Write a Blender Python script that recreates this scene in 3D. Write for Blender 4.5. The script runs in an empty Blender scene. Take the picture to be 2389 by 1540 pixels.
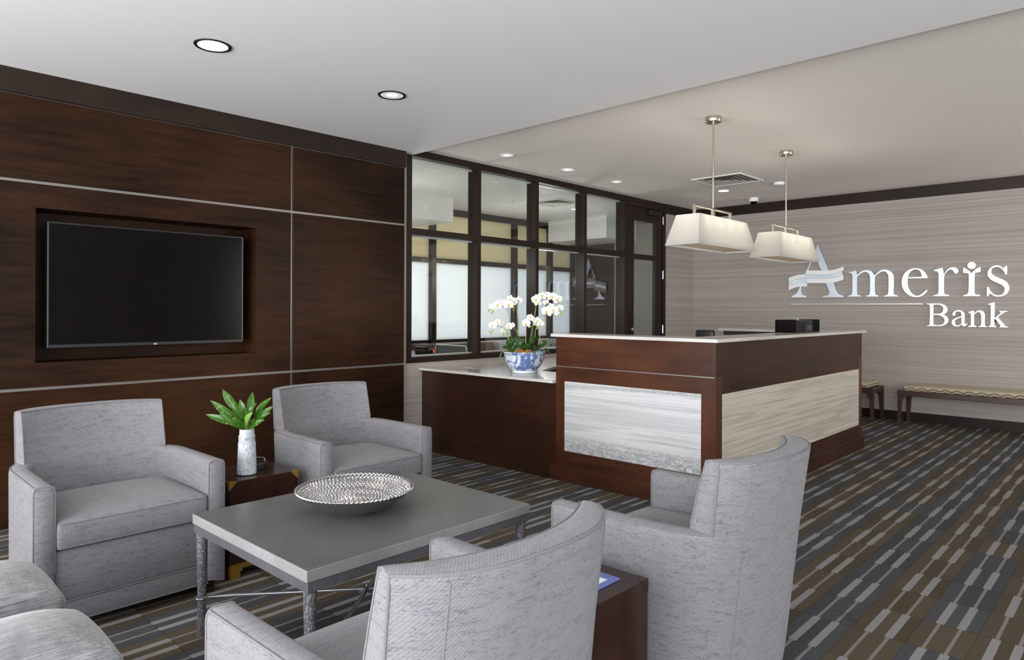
import bpy, bmesh, math, random
from mathutils import Vector, Matrix, noise as mnoise
random.seed(7)
C = bpy.context.scene.collection
PI = math.pi
# ---------------------------------------------------------------- camera, world, lights, exposure
sc = bpy.context.scene
cam = bpy.data.cameras.new('camera'); co = bpy.data.objects.new('camera', cam); C.objects.link(co)
cam.sensor_width = 36; cam.lens = 24.195; cam.shift_y = -0.01965; cam.clip_start = 0.02
YAW = math.atan(0.942)
co.matrix_world = Matrix.Translation((4.85, 0, 1.26)) @ Matrix.Rotation(YAW, 4, 'Z') @ Matrix.Rotation(PI/2, 4, 'X') @ Matrix.Rotation(0.00393, 4, 'Z')
sc.camera = co
sc.view_settings.view_transform = 'Standard'; sc.view_settings.look = 'None'
sc.view_settings.exposure = 0.0; sc.view_settings.gamma = 1.0; sc.view_settings.use_curve_mapping = False
w = bpy.data.worlds.new('world'); sc.world = w; w.use_nodes = True
w.node_tree.nodes['Background'].inputs[0].default_value = (0.80, 0.88, 1.0, 1); w.node_tree.nodes['Background'].inputs[1].default_value = 2.2

def area(name, loc, rot, sx, sy, power, col=(1, 1, 1)):
    l = bpy.data.lights.new(name, 'AREA'); l.shape = 'RECTANGLE'; l.size = sx; l.size_y = sy; l.energy = power; l.color = col
    o = bpy.data.objects.new(name, l); C.objects.link(o); o.location = loc; o.rotation_euler = rot; return o
def spot(name, loc, power, angle=100, col=(1, .92, .82), blend=.6, r=.04):
    l = bpy.data.lights.new(name, 'SPOT'); l.energy = power; l.color = col; l.spot_size = math.radians(angle); l.spot_blend = blend; l.shadow_soft_size = r
    o = bpy.data.objects.new(name, l); C.objects.link(o); o.location = loc; return o
# daylight coming in through the street windows behind the camera (wall at y = -2.8)
for i, x in enumerate((1.55, 4.25, 6.95)):
    area('window_daylight', (x, -3.05, 1.35), (PI/2+.38, 0, 0), 2.3, 2.1, 230, (.98, .985, 1.0))
# fill light entering by an added, unseen opening in the right wall (x = 8.6)
area('window_daylight', (8.85, -.2, 1.35), (PI/2+.38, 0, PI/2), 4.2, 2.1, 118, (.98, .985, 1.0))
# daylight on the outside of the frosted office partition
area('office_daylight', (-3.9, 5.2, 1.7), (0, -PI/2, 0), 2.4, 5.0, 98, (1, 1, .99))
area('window_daylight', (8.85, 7.5, 1.4), (PI/2-.08, 0, PI/2), 2.1, 2.1, 135, (1, .97, .93))  # fill added to lift the rear zone, from a second unseen opening

# ---------------------------------------------------------------- mesh helpers
def BM(): return bmesh.new()
def merge(dst, src):
    me = bpy.data.meshes.new('tmp'); src.to_mesh(me); src.free(); dst.from_mesh(me); bpy.data.meshes.remove(me)
def box(bm, lo, hi, bev=0, seg=2):
    b = BM(); bmesh.ops.create_cube(b, size=1)
    s = [hi[i]-lo[i] for i in range(3)]; c = [(hi[i]+lo[i])/2 for i in range(3)]
    for v in b.verts: v.co = Vector((v.co.x*s[0]+c[0], v.co.y*s[1]+c[1], v.co.z*s[2]+c[2]))
    if bev: bmesh.ops.bevel(b, geom=b.edges[:], offset=min(bev, min(abs(k) for k in s)*.49), segments=seg, profile=.5, affect='EDGES')
    merge(bm, b); return bm
def bx(lo, hi, bev=0, seg=2): return box(BM(), lo, hi, bev, seg)
def lathe(bm, prof, n=48, c=(0, 0, 0), closed=False):
    rings = []
    for r, z in prof:
        if r < 1e-5: rings.append([bm.verts.new((c[0], c[1], c[2]+z))])
        else: rings.append([bm.verts.new((c[0]+r*math.cos(2*PI*k/n), c[1]+r*math.sin(2*PI*k/n), c[2]+z)) for k in range(n)])
    for a, b in zip(rings, rings[1:]):
        for k in range(n):
            k2 = (k+1) % n
            if len(a) == 1 and len(b) == 1: continue
            if len(a) == 1: bm.faces.new((a[0], b[k2], b[k]))
            elif len(b) == 1: bm.faces.new((a[k], a[k2], b[0]))
            else: bm.faces.new((a[k], a[k2], b[k2], b[k]))
    return bm
def tube(bm, pts, r, n=8, caps=True, closed=False):
    P = [Vector(p) for p in pts]; m = len(P); rr = r if hasattr(r, '__len__') else [r]*m
    rings = []; up = Vector((0, 0, 1)); prev = None
    for i in range(m):
        if closed: t = (P[(i+1) % m]-P[i-1])
        else: t = P[min(i+1, m-1)]-P[max(i-1, 0)]
        t.normalize()
        if prev is None:
            a = up.cross(t)
            if a.length < .05: a = Vector((1, 0, 0)).cross(t)
        else: a = prev-t*prev.dot(t)
        a.normalize(); prev = a; b = t.cross(a)
        rings.append([bm.verts.new(P[i]+(a*math.cos(2*PI*k/n)+b*math.sin(2*PI*k/n))*rr[i]) for k in range(n)])
    rg = range(m if closed else m-1)
    for i in rg:
        A = rings[i]; B = rings[(i+1) % m]
        for k in range(n): bm.faces.new((A[k], A[(k+1) % n], B[(k+1) % n], B[k]))
    if caps and not closed:
        bm.faces.new(rings[0][::-1]); bm.faces.new(rings[-1])
    return bm
def cyl(bm, p0, p1, r, n=20): return tube(bm, [p0, p1], r, n)
def grid(bm, rows, closed=False, uvs=None):
    V = [[bm.verts.new(p) for p in r] for r in rows]
    nr = len(V); nc = len(V[0])
    for i in range(nr-1):
        for j in range(nc if closed else nc-1):
            j2 = (j+1) % nc
            bm.faces.new((V[i][j], V[i+1][j], V[i+1][j2], V[i][j2]))
    return V
def uvbox(me):
    uv = me.uv_layers.new(name='UVMap') if not me.uv_layers else me.uv_layers[0]
    for p in me.polygons:
        n = p.normal; ax = max(range(3), key=lambda i: abs(n[i]))
        for li in p.loop_indices:
            c = me.vertices[me.loops[li].vertex_index].co
            if ax == 0: u = (c.y, c.z)
            elif ax == 1: u = (c.x, c.z)
            else: u = (c.y, c.x)
            uv.data[li].uv = u
def obj(name, bm, m, parent=None, smooth=False, world=True, label=None, fix=True, uv=True, center=True):
    me = bpy.data.meshes.new(name)
    if fix: bmesh.ops.recalc_face_normals(bm, faces=bm.faces[:])
    off = Vector((0, 0, 0))
    if world and parent is not None:
        q = parent
        while q is not None: off += q.location; q = q.parent
        bmesh.ops.translate(bm, verts=bm.verts[:], vec=-off)
    org = None
    if parent is None and center:
        xs = [v.co for v in bm.verts]
        org = Vector(((min(v.x for v in xs)+max(v.x for v in xs))/2, (min(v.y for v in xs)+max(v.y for v in xs))/2, min(v.z for v in xs)))
        bmesh.ops.translate(bm, verts=bm.verts[:], vec=-org)
    bm.to_mesh(me); bm.free()
    if uv: uvbox(me)
    if smooth:
        for p in me.polygons: p.use_smooth = True
        me.set_sharp_from_angle(angle=math.radians(40 if smooth is True else smooth))
    for mm in (m if isinstance(m, (list, tuple)) else [m]): me.materials.append(mm)
    o = bpy.data.objects.new(name, me); C.objects.link(o)
    if parent is not None: o.parent = parent
    elif org is not None: o.location = org
    if label: o['label'] = label
    return o
def thing(name, label, cat, loc=(0, 0, 0), rz=0, group=None):
    o = bpy.data.objects.new(name, None); C.objects.link(o); o.location = loc; o.rotation_euler = (0, 0, rz)
    o.empty_display_size = .05; o['label'] = label; o['category'] = cat
    if group: o['group'] = group
    return o
def tag(o, label, cat, group=None):
    o['label'] = label; o['category'] = cat
    if group: o['group'] = group
    return o
def struct(name, bm, m, label=None, smooth=False):
    o = obj(name, bm, m, None, smooth, center=False); o['kind'] = 'structure'
    if label: o['label'] = label
    return o
def dup(root, loc, rz, label, group=None):
    r = root.copy(); C.objects.link(r); r.location = loc; r.rotation_euler = (0, 0, rz); r['label'] = label
    if group: r['group'] = group
    for ch in list(root.children):
        c = ch.copy(); C.objects.link(c); c.parent = r
        for g in list(ch.children):
            d = g.copy(); C.objects.link(d); d.parent = c
    return r

# ---------------------------------------------------------------- materials
class NT:
    def __init__(s, name):
        s.m = bpy.data.materials.new(name); s.m.use_nodes = True; s.t = s.m.node_tree; s.n = s.t.nodes; s.l = s.t.links
        s.b = s.n['Principled BSDF']; s.out = s.n['Material Output']
    def node(s, typ, **k):
        n = s.n.new(typ)
        for a, v in k.items(): setattr(n, a, v)
        return n
    def set(s, sock, v):
        if hasattr(v, 'links') or isinstance(v, bpy.types.NodeSocket): s.l.new(v, sock)
        else: sock.default_value = v
    def math(s, op, a, b=0.0, c=0.0):
        n = s.node('ShaderNodeMath', operation=op); s.set(n.inputs[0], a); s.set(n.inputs[1], b)
        if op in ('MULTIPLY_ADD', 'COMPARE'): s.set(n.inputs[2], c)
        return n.outputs[0]
    def co(s, kind='Object', scale=(1, 1, 1), loc=(0, 0, 0), rot=(0, 0, 0)):
        t = s.node('ShaderNodeTexCoord'); m = s.node('ShaderNodeMapping'); m.inputs['Scale'].default_value = scale
        m.inputs['Location'].default_value = loc; m.inputs['Rotation'].default_value = rot
        s.l.new(t.outputs[kind], m.inputs['Vector']); return m.outputs[0]
    def noise(s, vec, scale=1, detail=3, rough=.55, dist=0.0):
        n = s.node('ShaderNodeTexNoise'); s.l.new(vec, n.inputs['Vector']); n.inputs['Scale'].default_value = scale
        n.inputs['Detail'].default_value = detail; n.inputs['Roughness'].default_value = rough; n.inputs['Distortion'].default_value = dist
        return n.outputs['Fac']
    def ramp(s, fac, stops):
        r = s.node('ShaderNodeValToRGB'); s.set(r.inputs[0], fac); e = r.color_ramp.elements
        while len(e) < len(stops): e.new(.5)
        for k, (p, c) in zip(e, stops):
            k.position = p; k.color = (c[0], c[1], c[2], 1) if hasattr(c, '__len__') else (c, c, c, 1)
        return r.outputs[0]
    def mix(s, fac, a, b, typ='MIX'):
        n = s.node('ShaderNodeMix', data_type='RGBA', blend_type=typ)
        s.set(n.inputs[0], fac)
        for sock, v in ((n.inputs[6], a), (n.inputs[7], b)):
            if hasattr(v, '__len__') and not isinstance(v, bpy.types.NodeSocket): v = (v[0], v[1], v[2], 1)
            s.set(sock, v)
        return n.outputs[2]
    def bump(s, h, strength=.3, dist=.002):
        b = s.node('ShaderNodeBump'); b.inputs['Strength'].default_value = strength; b.inputs['Distance'].default_value = dist
        s.set(b.inputs['Height'], h); s.l.new(b.outputs[0], s.b.inputs['Normal']); return b
    def pr(s, color=None, rough=None, metal=None, spec=None, coat=None):
        if color is not None:
            if hasattr(color, '__len__') and not isinstance(color, bpy.types.NodeSocket): color = (color[0], color[1], color[2], 1)
            s.set(s.b.inputs['Base Color'], color)
        if rough is not None: s.set(s.b.inputs['Roughness'], rough)
        if metal is not None: s.b.inputs['Metallic'].default_value = metal
        if spec is not None: s.b.inputs['Specular IOR Level'].default_value = spec
        if coat is not None: s.b.inputs['Coat Weight'].default_value = coat
        return s
def flat(name, color, rough=.5, metal=0, spec=.5, var=.08, scale=6):
    s = NT(name); f = s.noise(s.co(), scale, 4)
    s.pr(s.mix(f, tuple(c*(1-var) for c in color), tuple(min(1, c*(1+var)) for c in color)), rough, metal, spec); return s.m
def wood(name, dark, light, axis=1, rough=.32, big=1.2, spec=.5, coat=0.0):
    s = NT(name); sc_ = [9, 9, 9]; sc_[axis] = .9
    v = s.co('Object', tuple(sc_)); g = s.noise(v, 3.0, 6, .6, .4)
    b = s.noise(s.co('Object', (big, big*.8, big*1.4)), 1.0, 3, .5)
    f = s.math('ADD', s.math('MULTIPLY', g, .45), s.math('MULTIPLY', b, .75))
    sf = [160, 160, 160]; sf[axis] = 6
    fine = s.noise(s.co('Object', tuple(sf)), 1.5, 2)
    c = s.ramp(f, [(.42, dark), (.78, light)])
    c = s.mix(s.math('MULTIPLY', fine, .35), c, tuple(k*.45 for k in dark))
    s.pr(c, rough, 0, spec, coat); s.bump(fine, .04, .001); return s.m
M = {}
M['paint'] = flat('ceiling_paint', (.86, .855, .845), .9, var=.012, scale=2)
M['paint_high'] = flat('ceiling_paint_warm', (.88, .835, .785), .9, var=.012, scale=2)
M['white'] = flat('white_plastic', (.8, .8, .78), .4)
M['wall_wood'] = wood('panel_wood', (.0095, .0046, .0028), (.052, .021, .009), 1, .40, .9, .09)
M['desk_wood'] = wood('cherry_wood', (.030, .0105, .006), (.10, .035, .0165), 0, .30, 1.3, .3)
M['desk_wood_y'] = wood('cherry_wood_side', (.024, .010, .0065), (.068, .028, .016), 1, .32, 1.3, .14)  # same cherry darkened: shade of the right face put into the colour
M['desk_wood_z'] = wood('cherry_wood_stile', (.032, .011, .006), (.105, .036, .017), 2, .30, 1.3, .3)
M['desk_dark'] = wood('dark_cherry', (.016, .006, .0035), (.042, .0145, .0075), 0, .30, 1.3)
M['frame_wood'] = wood('frame_wood', (.013, .0075, .0055), (.030, .016, .011), 1, .36, 1.0, .25)
M['end_wood'] = wood('end_table_wood', (.010, .0038, .0026), (.042, .013, .007), 2, .2, 3)
M['bench_wood'] = wood('bench_wood', (.035, .015, .011), (.085, .036, .026), 0, .35, 1.5)
M['reveal'] = flat('aluminium_reveal', (.26, .24, .22), .35, .6)
M['nickel'] = flat('brushed_nickel', (.55, .48, .38), .28, 1.0, var=.05, scale=40)
M['chrome'] = flat('polished_steel', (.56, .61, .67), .30, 1.0, var=.02)
M['sign_white'] = flat('sign_white', (.93, .94, .94), .5, 0)
M['brass'] = flat('aged_brass', (.50, .28, .06), .38, 1.0, var=.2, scale=20)
M['black'] = flat('black_plastic', (.012, .012, .013), .35)
M['black_gloss'] = flat('black_screen', (.005, .004, .004), .15, 0, .10)
M['iron'] = flat('blackened_steel', (.24, .24, .26), .30, .7, var=.25, scale=30)
M['white_emit_red'] = flat('indicator_red', (.8, .05, .02), .4)
M['greige'] = flat('greige_paint', (.30, .29, .26), .8)
M['walnut'] = wood('office_walnut', (.10, .055, .04), (.20, .12, .09), 2, .45, 2)
M['grey_lam'] = flat('grey_laminate', (.45, .43, .41), .5)

def emit(name, col, st):
    s = NT(name); s.pr((0.02, .02, .02)); s.b.inputs['Emission Color'].default_value = (*col, 1); s.b.inputs['Emission Strength'].default_value = st; return s.m
M['lamp_glow'] = emit('lamp_glow', (1, .93, .80), 6)
M['lamp_soft'] = emit('lamp_soft', (1, .92, .78), 1.6)
M['led_red'] = emit('led_red', (1, .08, .02), 4)
M['exit_green'] = emit('exit_green', (0, .8, .25), 2)

def wallpaper():
    s = NT('grasscloth'); a = s.noise(s.co('Object', (.16, .16, 190)), 1, 5, .78); b = s.noise(s.co('Object', (.3, .3, 34)), 1, 3, .6)
    c = s.noise(s.co('Object', (40, 40, 420)), 1, 2)
    f = s.math('ADD', s.math('MULTIPLY', a, .7), s.math('MULTIPLY', b, .35))
    col = s.ramp(f, [(.34, (.26, .225, .20)), (.50, (.385, .34, .31)), (.66, (.49, .435, .40))])
    col = s.mix(s.math('MULTIPLY', c, .25), col, (.27, .24, .22))
    s.pr(col, .85, 0, .2); s.bump(a, .25, .002); return s.m
M['wallpaper'] = wallpaper()

def carpet():
    s = NT('carpet'); t = s.node('ShaderNodeTexCoord'); se = s.node('ShaderNodeSeparateXYZ'); s.l.new(t.outputs['Object'], se.inputs[0])
    X, Y = se.outputs[0], se.outputs[1]; m = s.math; W = .1905
    u = m('DIVIDE', m('SUBTRACT', X, 4.052-W/2-10*2*W), W); band = m('FLOOR', u); fx = m('MULTIPLY', m('SUBTRACT', u, band), W)
    odd = m('MODULO', band, 2.0)
    v = m('DIVIDE', m('SUBTRACT', m('SUBTRACT', Y, 3.07-.547*20), m('MULTIPLY', odd, .2735)), .547)
    fv = m('ABSOLUTE', m('SUBTRACT', m('FRACT', m('ADD', v, .5)), .5)); thick = m('LESS_THAN', fv, .25)
    hw = m('ADD', .0062, m('MULTIPLY', thick, .0088))
    d = m('MINIMUM', m('ABSOLUTE', m('SUBTRACT', fx, .0588)), m('ABSOLUTE', m('SUBTRACT', fx, .1318)))
    wob = m('MULTIPLY', m('SUBTRACT', s.noise(s.co('Object', (1, 1, 1)), 60, 2), .5), .004)
    stripe = m('LESS_THAN', m('ADD', d, wob), hw)
    col_i = m('ADD', m('MULTIPLY', band, 3), m('ADD', m('GREATER_THAN', fx, .0588), m('GREATER_THAN', fx, .1318)))
    v2 = m('ADD', m('MULTIPLY', v, 2), .5); row = m('FLOOR', v2)
    cmb = s.node('ShaderNodeCombineXYZ'); s.l.new(col_i, cmb.inputs[0]); s.l.new(row, cmb.inputs[1])
    wn = s.node('ShaderNodeTexWhiteNoise', noise_dimensions='2D'); s.l.new(cmb.outputs[0], wn.inputs[0]); r1 = wn.outputs['Value']
    cmb2 = s.node('ShaderNodeCombineXYZ'); s.l.new(band, cmb2.inputs[0]); s.l.new(row, cmb2.inputs[1])
    wn2 = s.node('ShaderNodeTexWhiteNoise', noise_dimensions='2D'); s.l.new(cmb2.outputs[0], wn2.inputs[0])
    brown = s.mix(r1, (.080, .062, .040), (.108, .085, .057)); blue = s.mix(r1, (.060, .062, .067), (.080, .083, .089))
    flip = m('GREATER_THAN', wn2.outputs['Value'], .93)
    oddf = m('ABSOLUTE', m('SUBTRACT', odd, flip))
    base = s.mix(oddf, brown, blue)
    seam = m('LESS_THAN', m('MINIMUM', m('FRACT', v2), m('SUBTRACT', 1, m('FRACT', v2))), .012)
    edge = m('LESS_THAN', m('MINIMUM', fx, m('SUBTRACT', W, fx)), .0022)
    base = s.mix(m('MULTIPLY', m('MAXIMUM', seam, edge), .38), base, (.02, .018, .017))
    light = s.mix(thick, (.24, .215, .195), (.28, .27, .268))
    c = s.mix(stripe, base, light)
    fib = s.noise(s.co('Object', (1, 1, 1)), 420, 2); st = s.noise(s.co('Object', (1, 1, 1)), 3.5, 4)
    c = s.mix(m('MULTIPLY', fib, .55), c, s.mix(.55, c, (0, 0, 0)))
    c = s.mix(m('MULTIPLY', m('GREATER_THAN', st, .68), .25), c, (.015, .014, .014))
    s.pr(c, .95, 0, .15); s.bump(fib, .5, .004); return s.m
M['carpet'] = carpet()

def marble(name, lo, mid, hi, tint=(1, 1, 1), seed=0.0, breccia=True, zb=(.24, .40)):
    s = NT(name); t = s.node('ShaderNodeTexCoord'); se = s.node('ShaderNodeSeparateXYZ'); s.l.new(t.outputs['Object'], se.inputs[0])
    al = s.math('ADD', s.math('ADD', se.outputs[0], se.outputs[1]), seed); cb = s.node('ShaderNodeCombineXYZ'); s.l.new(al, cb.inputs[0]); s.l.new(se.outputs[2], cb.inputs[2])
    cb.inputs[1].default_value = seed
    mp = s.node('ShaderNodeMapping'); mp.inputs['Scale'].default_value = (.22, 1, 8.0); mp.inputs['Rotation'].default_value = (0, .05, 0); s.l.new(cb.outputs[0], mp.inputs[0])
    a = s.noise(mp.outputs[0], 1.5, 8, .62, .35)
    mp2 = s.node('ShaderNodeMapping'); mp2.inputs['Scale'].default_value = (.55, 1, 40); s.l.new(cb.outputs[0], mp2.inputs[0])
    b = s.noise(mp2.outputs[0], 1.0, 5, .65, .3)
    f = s.math('ADD', s.math('MULTIPLY', a, .72), s.math('MULTIPLY', b, .30))
    c = s.ramp(f, [(.36, lo), (.43, mid), (.50, hi), (.58, mid), (.66, hi)])
    if breccia:
        mp3 = s.node('ShaderNodeMapping'); mp3.inputs['Scale'].default_value = (16, 1, 30); s.l.new(cb.outputs[0], mp3.inputs[0])
        g = s.noise(mp3.outputs[0], 2.2, 5, .7, 1.2)
        spk = s.ramp(g, [(.42, tuple(k*.78 for k in lo)), (.55, mid), (.62, hi)])
        zz = s.math('ADD', se.outputs[2], s.math('MULTIPLY', s.noise(mp.outputs[0], .6, 2), .10))
        mr = s.node('ShaderNodeMapRange', interpolation_type='SMOOTHSTEP'); s.l.new(zz, mr.inputs[0]); mr.inputs[1].default_value = zb[0]; mr.inputs[2].default_value = zb[1]; mr.inputs[3].default_value = .85; mr.inputs[4].default_value = 0
        band2 = s.math('MULTIPLY', s.ramp(a, [(.38, 1.0), (.44, 0.0)]), .45)
        c = s.mix(s.math('MAXIMUM', mr.outputs[0], band2), c, spk)
    s.pr(c, .18, 0, .5); return s.m
M['marble'] = marble('silver_travertine', (.27, .275, .285), (.44, .44, .445), (.60, .60, .60), seed=3.0, zb=(.30, .42))
M['marble_warm'] = marble('warm_travertine', (.24, .21, .165), (.40, .365, .30), (.54, .505, .43), seed=11.0, breccia=False)
M['counter'] = marble('counter_marble', (.26, .235, .21), (.44, .41, .38), (.62, .595, .56), seed=6.0, breccia=False)

def linen(name, c_lo, c_hi, fleck, fs=(42, 420), amount=.72, weave=420):
    s = NT(name); uv = s.co('UV', (fs[0], fs[1], 1)); a = s.noise(uv, 1, 6, .72)
    b = s.noise(s.co('UV', (fs[1]*.8, fs[0]*1.2, 1)), 1, 3, .6)
    big = s.noise(s.co('UV', (12, 60, 1)), 1, 3)
    base = s.mix(s.math('MULTIPLY', s.math('ADD', b, a), .5), c_lo, c_hi)
    fl = s.math('MULTIPLY', s.ramp(s.math('ADD', s.math('MULTIPLY', a, .8), s.math('MULTIPLY', big, .28)), [(.55, 0.0), (.67, 1.0)]), amount)
    c = s.mix(fl, base, fleck)
    sp = s.noise(s.co('UV', (120, 210, 1)), 1, 3, .6); c = s.mix(s.math('MULTIPLY', s.ramp(sp, [(.60, 0.0), (.66, 1.0)]), .62), c, (.05, .05, .095))
    wv = s.node('ShaderNodeTexWave', wave_type='BANDS', bands_direction='DIAGONAL'); s.l.new(s.co('UV'), wv.inputs[0]); wv.inputs['Scale'].default_value = weave/6.0; wv.inputs['Distortion'].default_value = 1.5; wv.inputs['Detail'].default_value = 1
    fine = s.noise(s.co('UV', (900, 1400, 1)), 1, 2)
    c = s.mix(s.math('MULTIPLY', wv.outputs['Fac'], .28), c, s.mix(.5, c, (0.02, 0.02, 0.03)))
    s.pr(c, .92, 0, .15); s.b.inputs['Sheen Weight'].default_value = .15
    s.bump(s.math('ADD', s.math('MULTIPLY', wv.outputs['Fac'], .6), s.math('ADD', fine, s.math('MULTIPLY', a, .6))), .35, .0025); return s.m
M['linen'] = linen('grey_linen', (.165, .16, .167), (.25, .243, .25), (.04, .04, .062))
M['piping'] = flat('linen_piping', (.15, .147, .155), .9, var=.25, scale=400)  # piping darker than the linen: its shadow line is in the colour
def velvet():
    s = NT('silver_velvet'); a = s.noise(s.co('Object', (190, 5, 190)), 1, 4, .7); b = s.noise(s.co('Object', (16, 190, 90)), 1, 3); g = s.noise(s.co('Object', (6, 16, 16)), 1, 3)
    f = s.math('ADD', s.math('MULTIPLY', a, .62), s.math('ADD', s.math('MULTIPLY', b, .08), s.math('MULTIPLY', g, .3)))
    s.pr(s.ramp(f, [(.38, (.07, .07, .075)), (.5, (.155, .153, .158)), (.62, (.26, .258, .26))]), .7, 0, .3); s.b.inputs['Sheen Weight'].default_value = .4
    s.bump(a, .3, .002); return s.m
M['velvet'] = velvet()
def tablestone(name, k):
    s = NT(name); v = s.node('ShaderNodeTexVoronoi'); s.l.new(s.co('Object'), v.inputs[0]); v.inputs['Scale'].default_value = 230
    sepc = s.node('ShaderNodeSeparateColor'); s.l.new(v.outputs['Color'], sepc.inputs[0])
    pick = s.math('MULTIPLY', s.math('GREATER_THAN', sepc.outputs[0], .86), s.math('LESS_THAN', v.outputs['Distance'], .30))
    big = s.noise(s.co(), 7, 5, .6)
    c = s.ramp(big, [(.3, (.105*k, .104*k, .103*k)), (.7, (.125*k, .124*k, .123*k))])
    c = s.mix(s.math('MULTIPLY', s.noise(s.co(), 260, 2), .5), c, (.06, .06, .062)); c = s.mix(s.math('MULTIPLY', pick, .7), c, (.34*k**.4, .34*k**.4, .35*k**.4))
    s.pr(c, s.ramp(big, [(.3, .30), (.7, .34)]), 0, .5); return s.m
M['terrazzo'] = tablestone('dark_terrazzo', 1); M['terrazzo_edge'] = tablestone('honed_terrazzo_edge', 2.5)  # unpolished edge, lightened further so window light is in its colour
def hammered():
    s = NT('hammered_pewter'); v = s.node('ShaderNodeTexVoronoi'); s.l.new(s.co('Object', (1, 1, .55)), v.inputs[0]); v.inputs['Scale'].default_value = 190
    s.pr(s.ramp(v.outputs['Distance'], [(.0, (.58, .58, .60)), (.55, (.15, .15, .165))]), .34, .55); s.bump(v.outputs['Distance'], -.9, .004); return s.m
M['hammered'] = hammered()
M['bowl_metal'] = flat('cast_silver', (.46, .455, .45), .24, 1.0, var=.06, scale=30)
M['bowl_out'] = flat('pewter_outside', (.20, .20, .21), .4, .85, var=.12, scale=12)

def glass_clear():
    s = NT('clear_glass'); s.n.remove(s.b); tr = s.node('ShaderNodeBsdfTransparent'); tr.inputs[0].default_value = (.965, .985, .975, 1)
    gl = s.node('ShaderNodeBsdfGlossy'); gl.inputs['Roughness'].default_value = 0.0; gl.inputs[0].default_value = (1, 1, 1, 1)
    fr = s.node('ShaderNodeLayerWeight'); fr.inputs[0].default_value = .5; mx = s.node('ShaderNodeMixShader')
    s.l.new(s.math('MULTIPLY_ADD', s.math('POWER', fr.outputs['Facing'], 4.0), .8, .05), mx.inputs[0]); s.l.new(tr.outputs[0], mx.inputs[1]); s.l.new(gl.outputs[0], mx.inputs[2]); s.l.new(mx.outputs[0], s.out.inputs[0]); return s.m
M['glass'] = glass_clear()
def translucent(name, col, tr=.8):
    s = NT(name); s.n.remove(s.b); a = s.node('ShaderNodeBsdfTranslucent'); a.inputs[0].default_value = (*col, 1); d = s.node('ShaderNodeBsdfDiffuse'); d.inputs[0].default_value = (*col, 1)
    mx = s.node('ShaderNodeMixShader'); mx.inputs[0].default_value = tr; s.l.new(d.outputs[0], mx.inputs[1]); s.l.new(a.outputs[0], mx.inputs[2]); s.l.new(mx.outputs[0], s.out.inputs[0]); return s.m
M['frost'] = translucent('frosted_glass', (.70, .705, .70)); M['blind'] = translucent('tan_film', (.52, .47, .345), .75)
def shade():
    s = NT('lamp_linen'); s.n.remove(s.b); f = s.noise(s.co('Object', (90, 90, 90)), 4, 3)
    c = s.mix(f, (.62, .605, .57), (.68, .67, .64)); a = s.node('ShaderNodeBsdfTranslucent'); d = s.node('ShaderNodeBsdfDiffuse'); s.l.new(c, a.inputs[0]); s.l.new(c, d.inputs[0])
    mx = s.node('ShaderNodeMixShader'); mx.inputs[0].default_value = .010; s.l.new(d.outputs[0], mx.inputs[1]); s.l.new(a.outputs[0], mx.inputs[2]); s.l.new(mx.outputs[0], s.out.inputs[0]); return s.m
M['shade'] = shade()
M['diffuser'] = translucent('lamp_diffuser', (.84, .76, .64), .22)
def leafm(name, a, b, rough=.3):
    s = NT(name); f = s.noise(s.co('Object', (30, 30, 30)), 1, 3); s.pr(s.mix(f, a, b), rough, 0, .5); s.b.inputs['Subsurface Weight'].default_value = 0; return s.m
def varieg():
    s = NT('glossy_leaf'); f = s.noise(s.co('Object', (30, 30, 30)), 1, 3); g = s.noise(s.co('Object', (55, 55, 55)), 1, 2, .5, .8)
    c = s.mix(f, (.025, .10, .008), (.085, .25, .02)); s.pr(s.mix(s.ramp(g, [(.64, 0.0), (.68, .75)]), c, (.55, .52, .16)), .18, 0, .5); return s.m
M['leaf'] = varieg(); M['leaf_pale'] = leafm('pale_leaf', (.20, .42, .06), (.34, .55, .14), .3)
M['orchid_leaf'] = leafm('orchid_leaf', (.02, .07, .012), (.07, .19, .03), .3); M['stem'] = leafm('green_stem', (.12, .22, .05), (.22, .32, .09)); M['stake'] = flat('bamboo_stake', (.48, .33, .17), .6, var=.2)
M['petal'] = flat('white_petal', (.84, .83, .83), .6, var=.03); M['lip'] = flat('yellow_lip', (.75, .60, .16), .5, var=.2, scale=80); M['bud'] = leafm('green_bud', (.28, .40, .04), (.42, .52, .10))
def mossm():
    s = NT('coconut_fibre'); a = s.noise(s.co('Object', (1, 1, 1)), 150, 5, .7, 2.0); s.pr(s.ramp(a, [(.35, (.09, .04, .012)), (.5, (.33, .16, .045)), (.65, (.52, .30, .10))]), .95, 0, .1); s.bump(a, .9, .006); return s.m
M['moss'] = mossm()
def vase_mat():
    s = NT('speckled_ceramic'); a = s.noise(s.co('Object', (160, 160, 60)), 1, 4, .7); b = s.noise(s.co('Object', (14, 14, 14)), 1, 2)
    fl = s.ramp(s.math('ADD', s.math('MULTIPLY', a, .8), s.math('MULTIPLY', b, .3)), [(.56, 0.0), (.66, 1.0)])
    s.pr(s.mix(s.math('MULTIPLY', fl, .7), (.44, .45, .46), (.10, .16, .30)), .5); s.bump(a, .35, .003); return s.m
M['vase'] = vase_mat()
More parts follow.
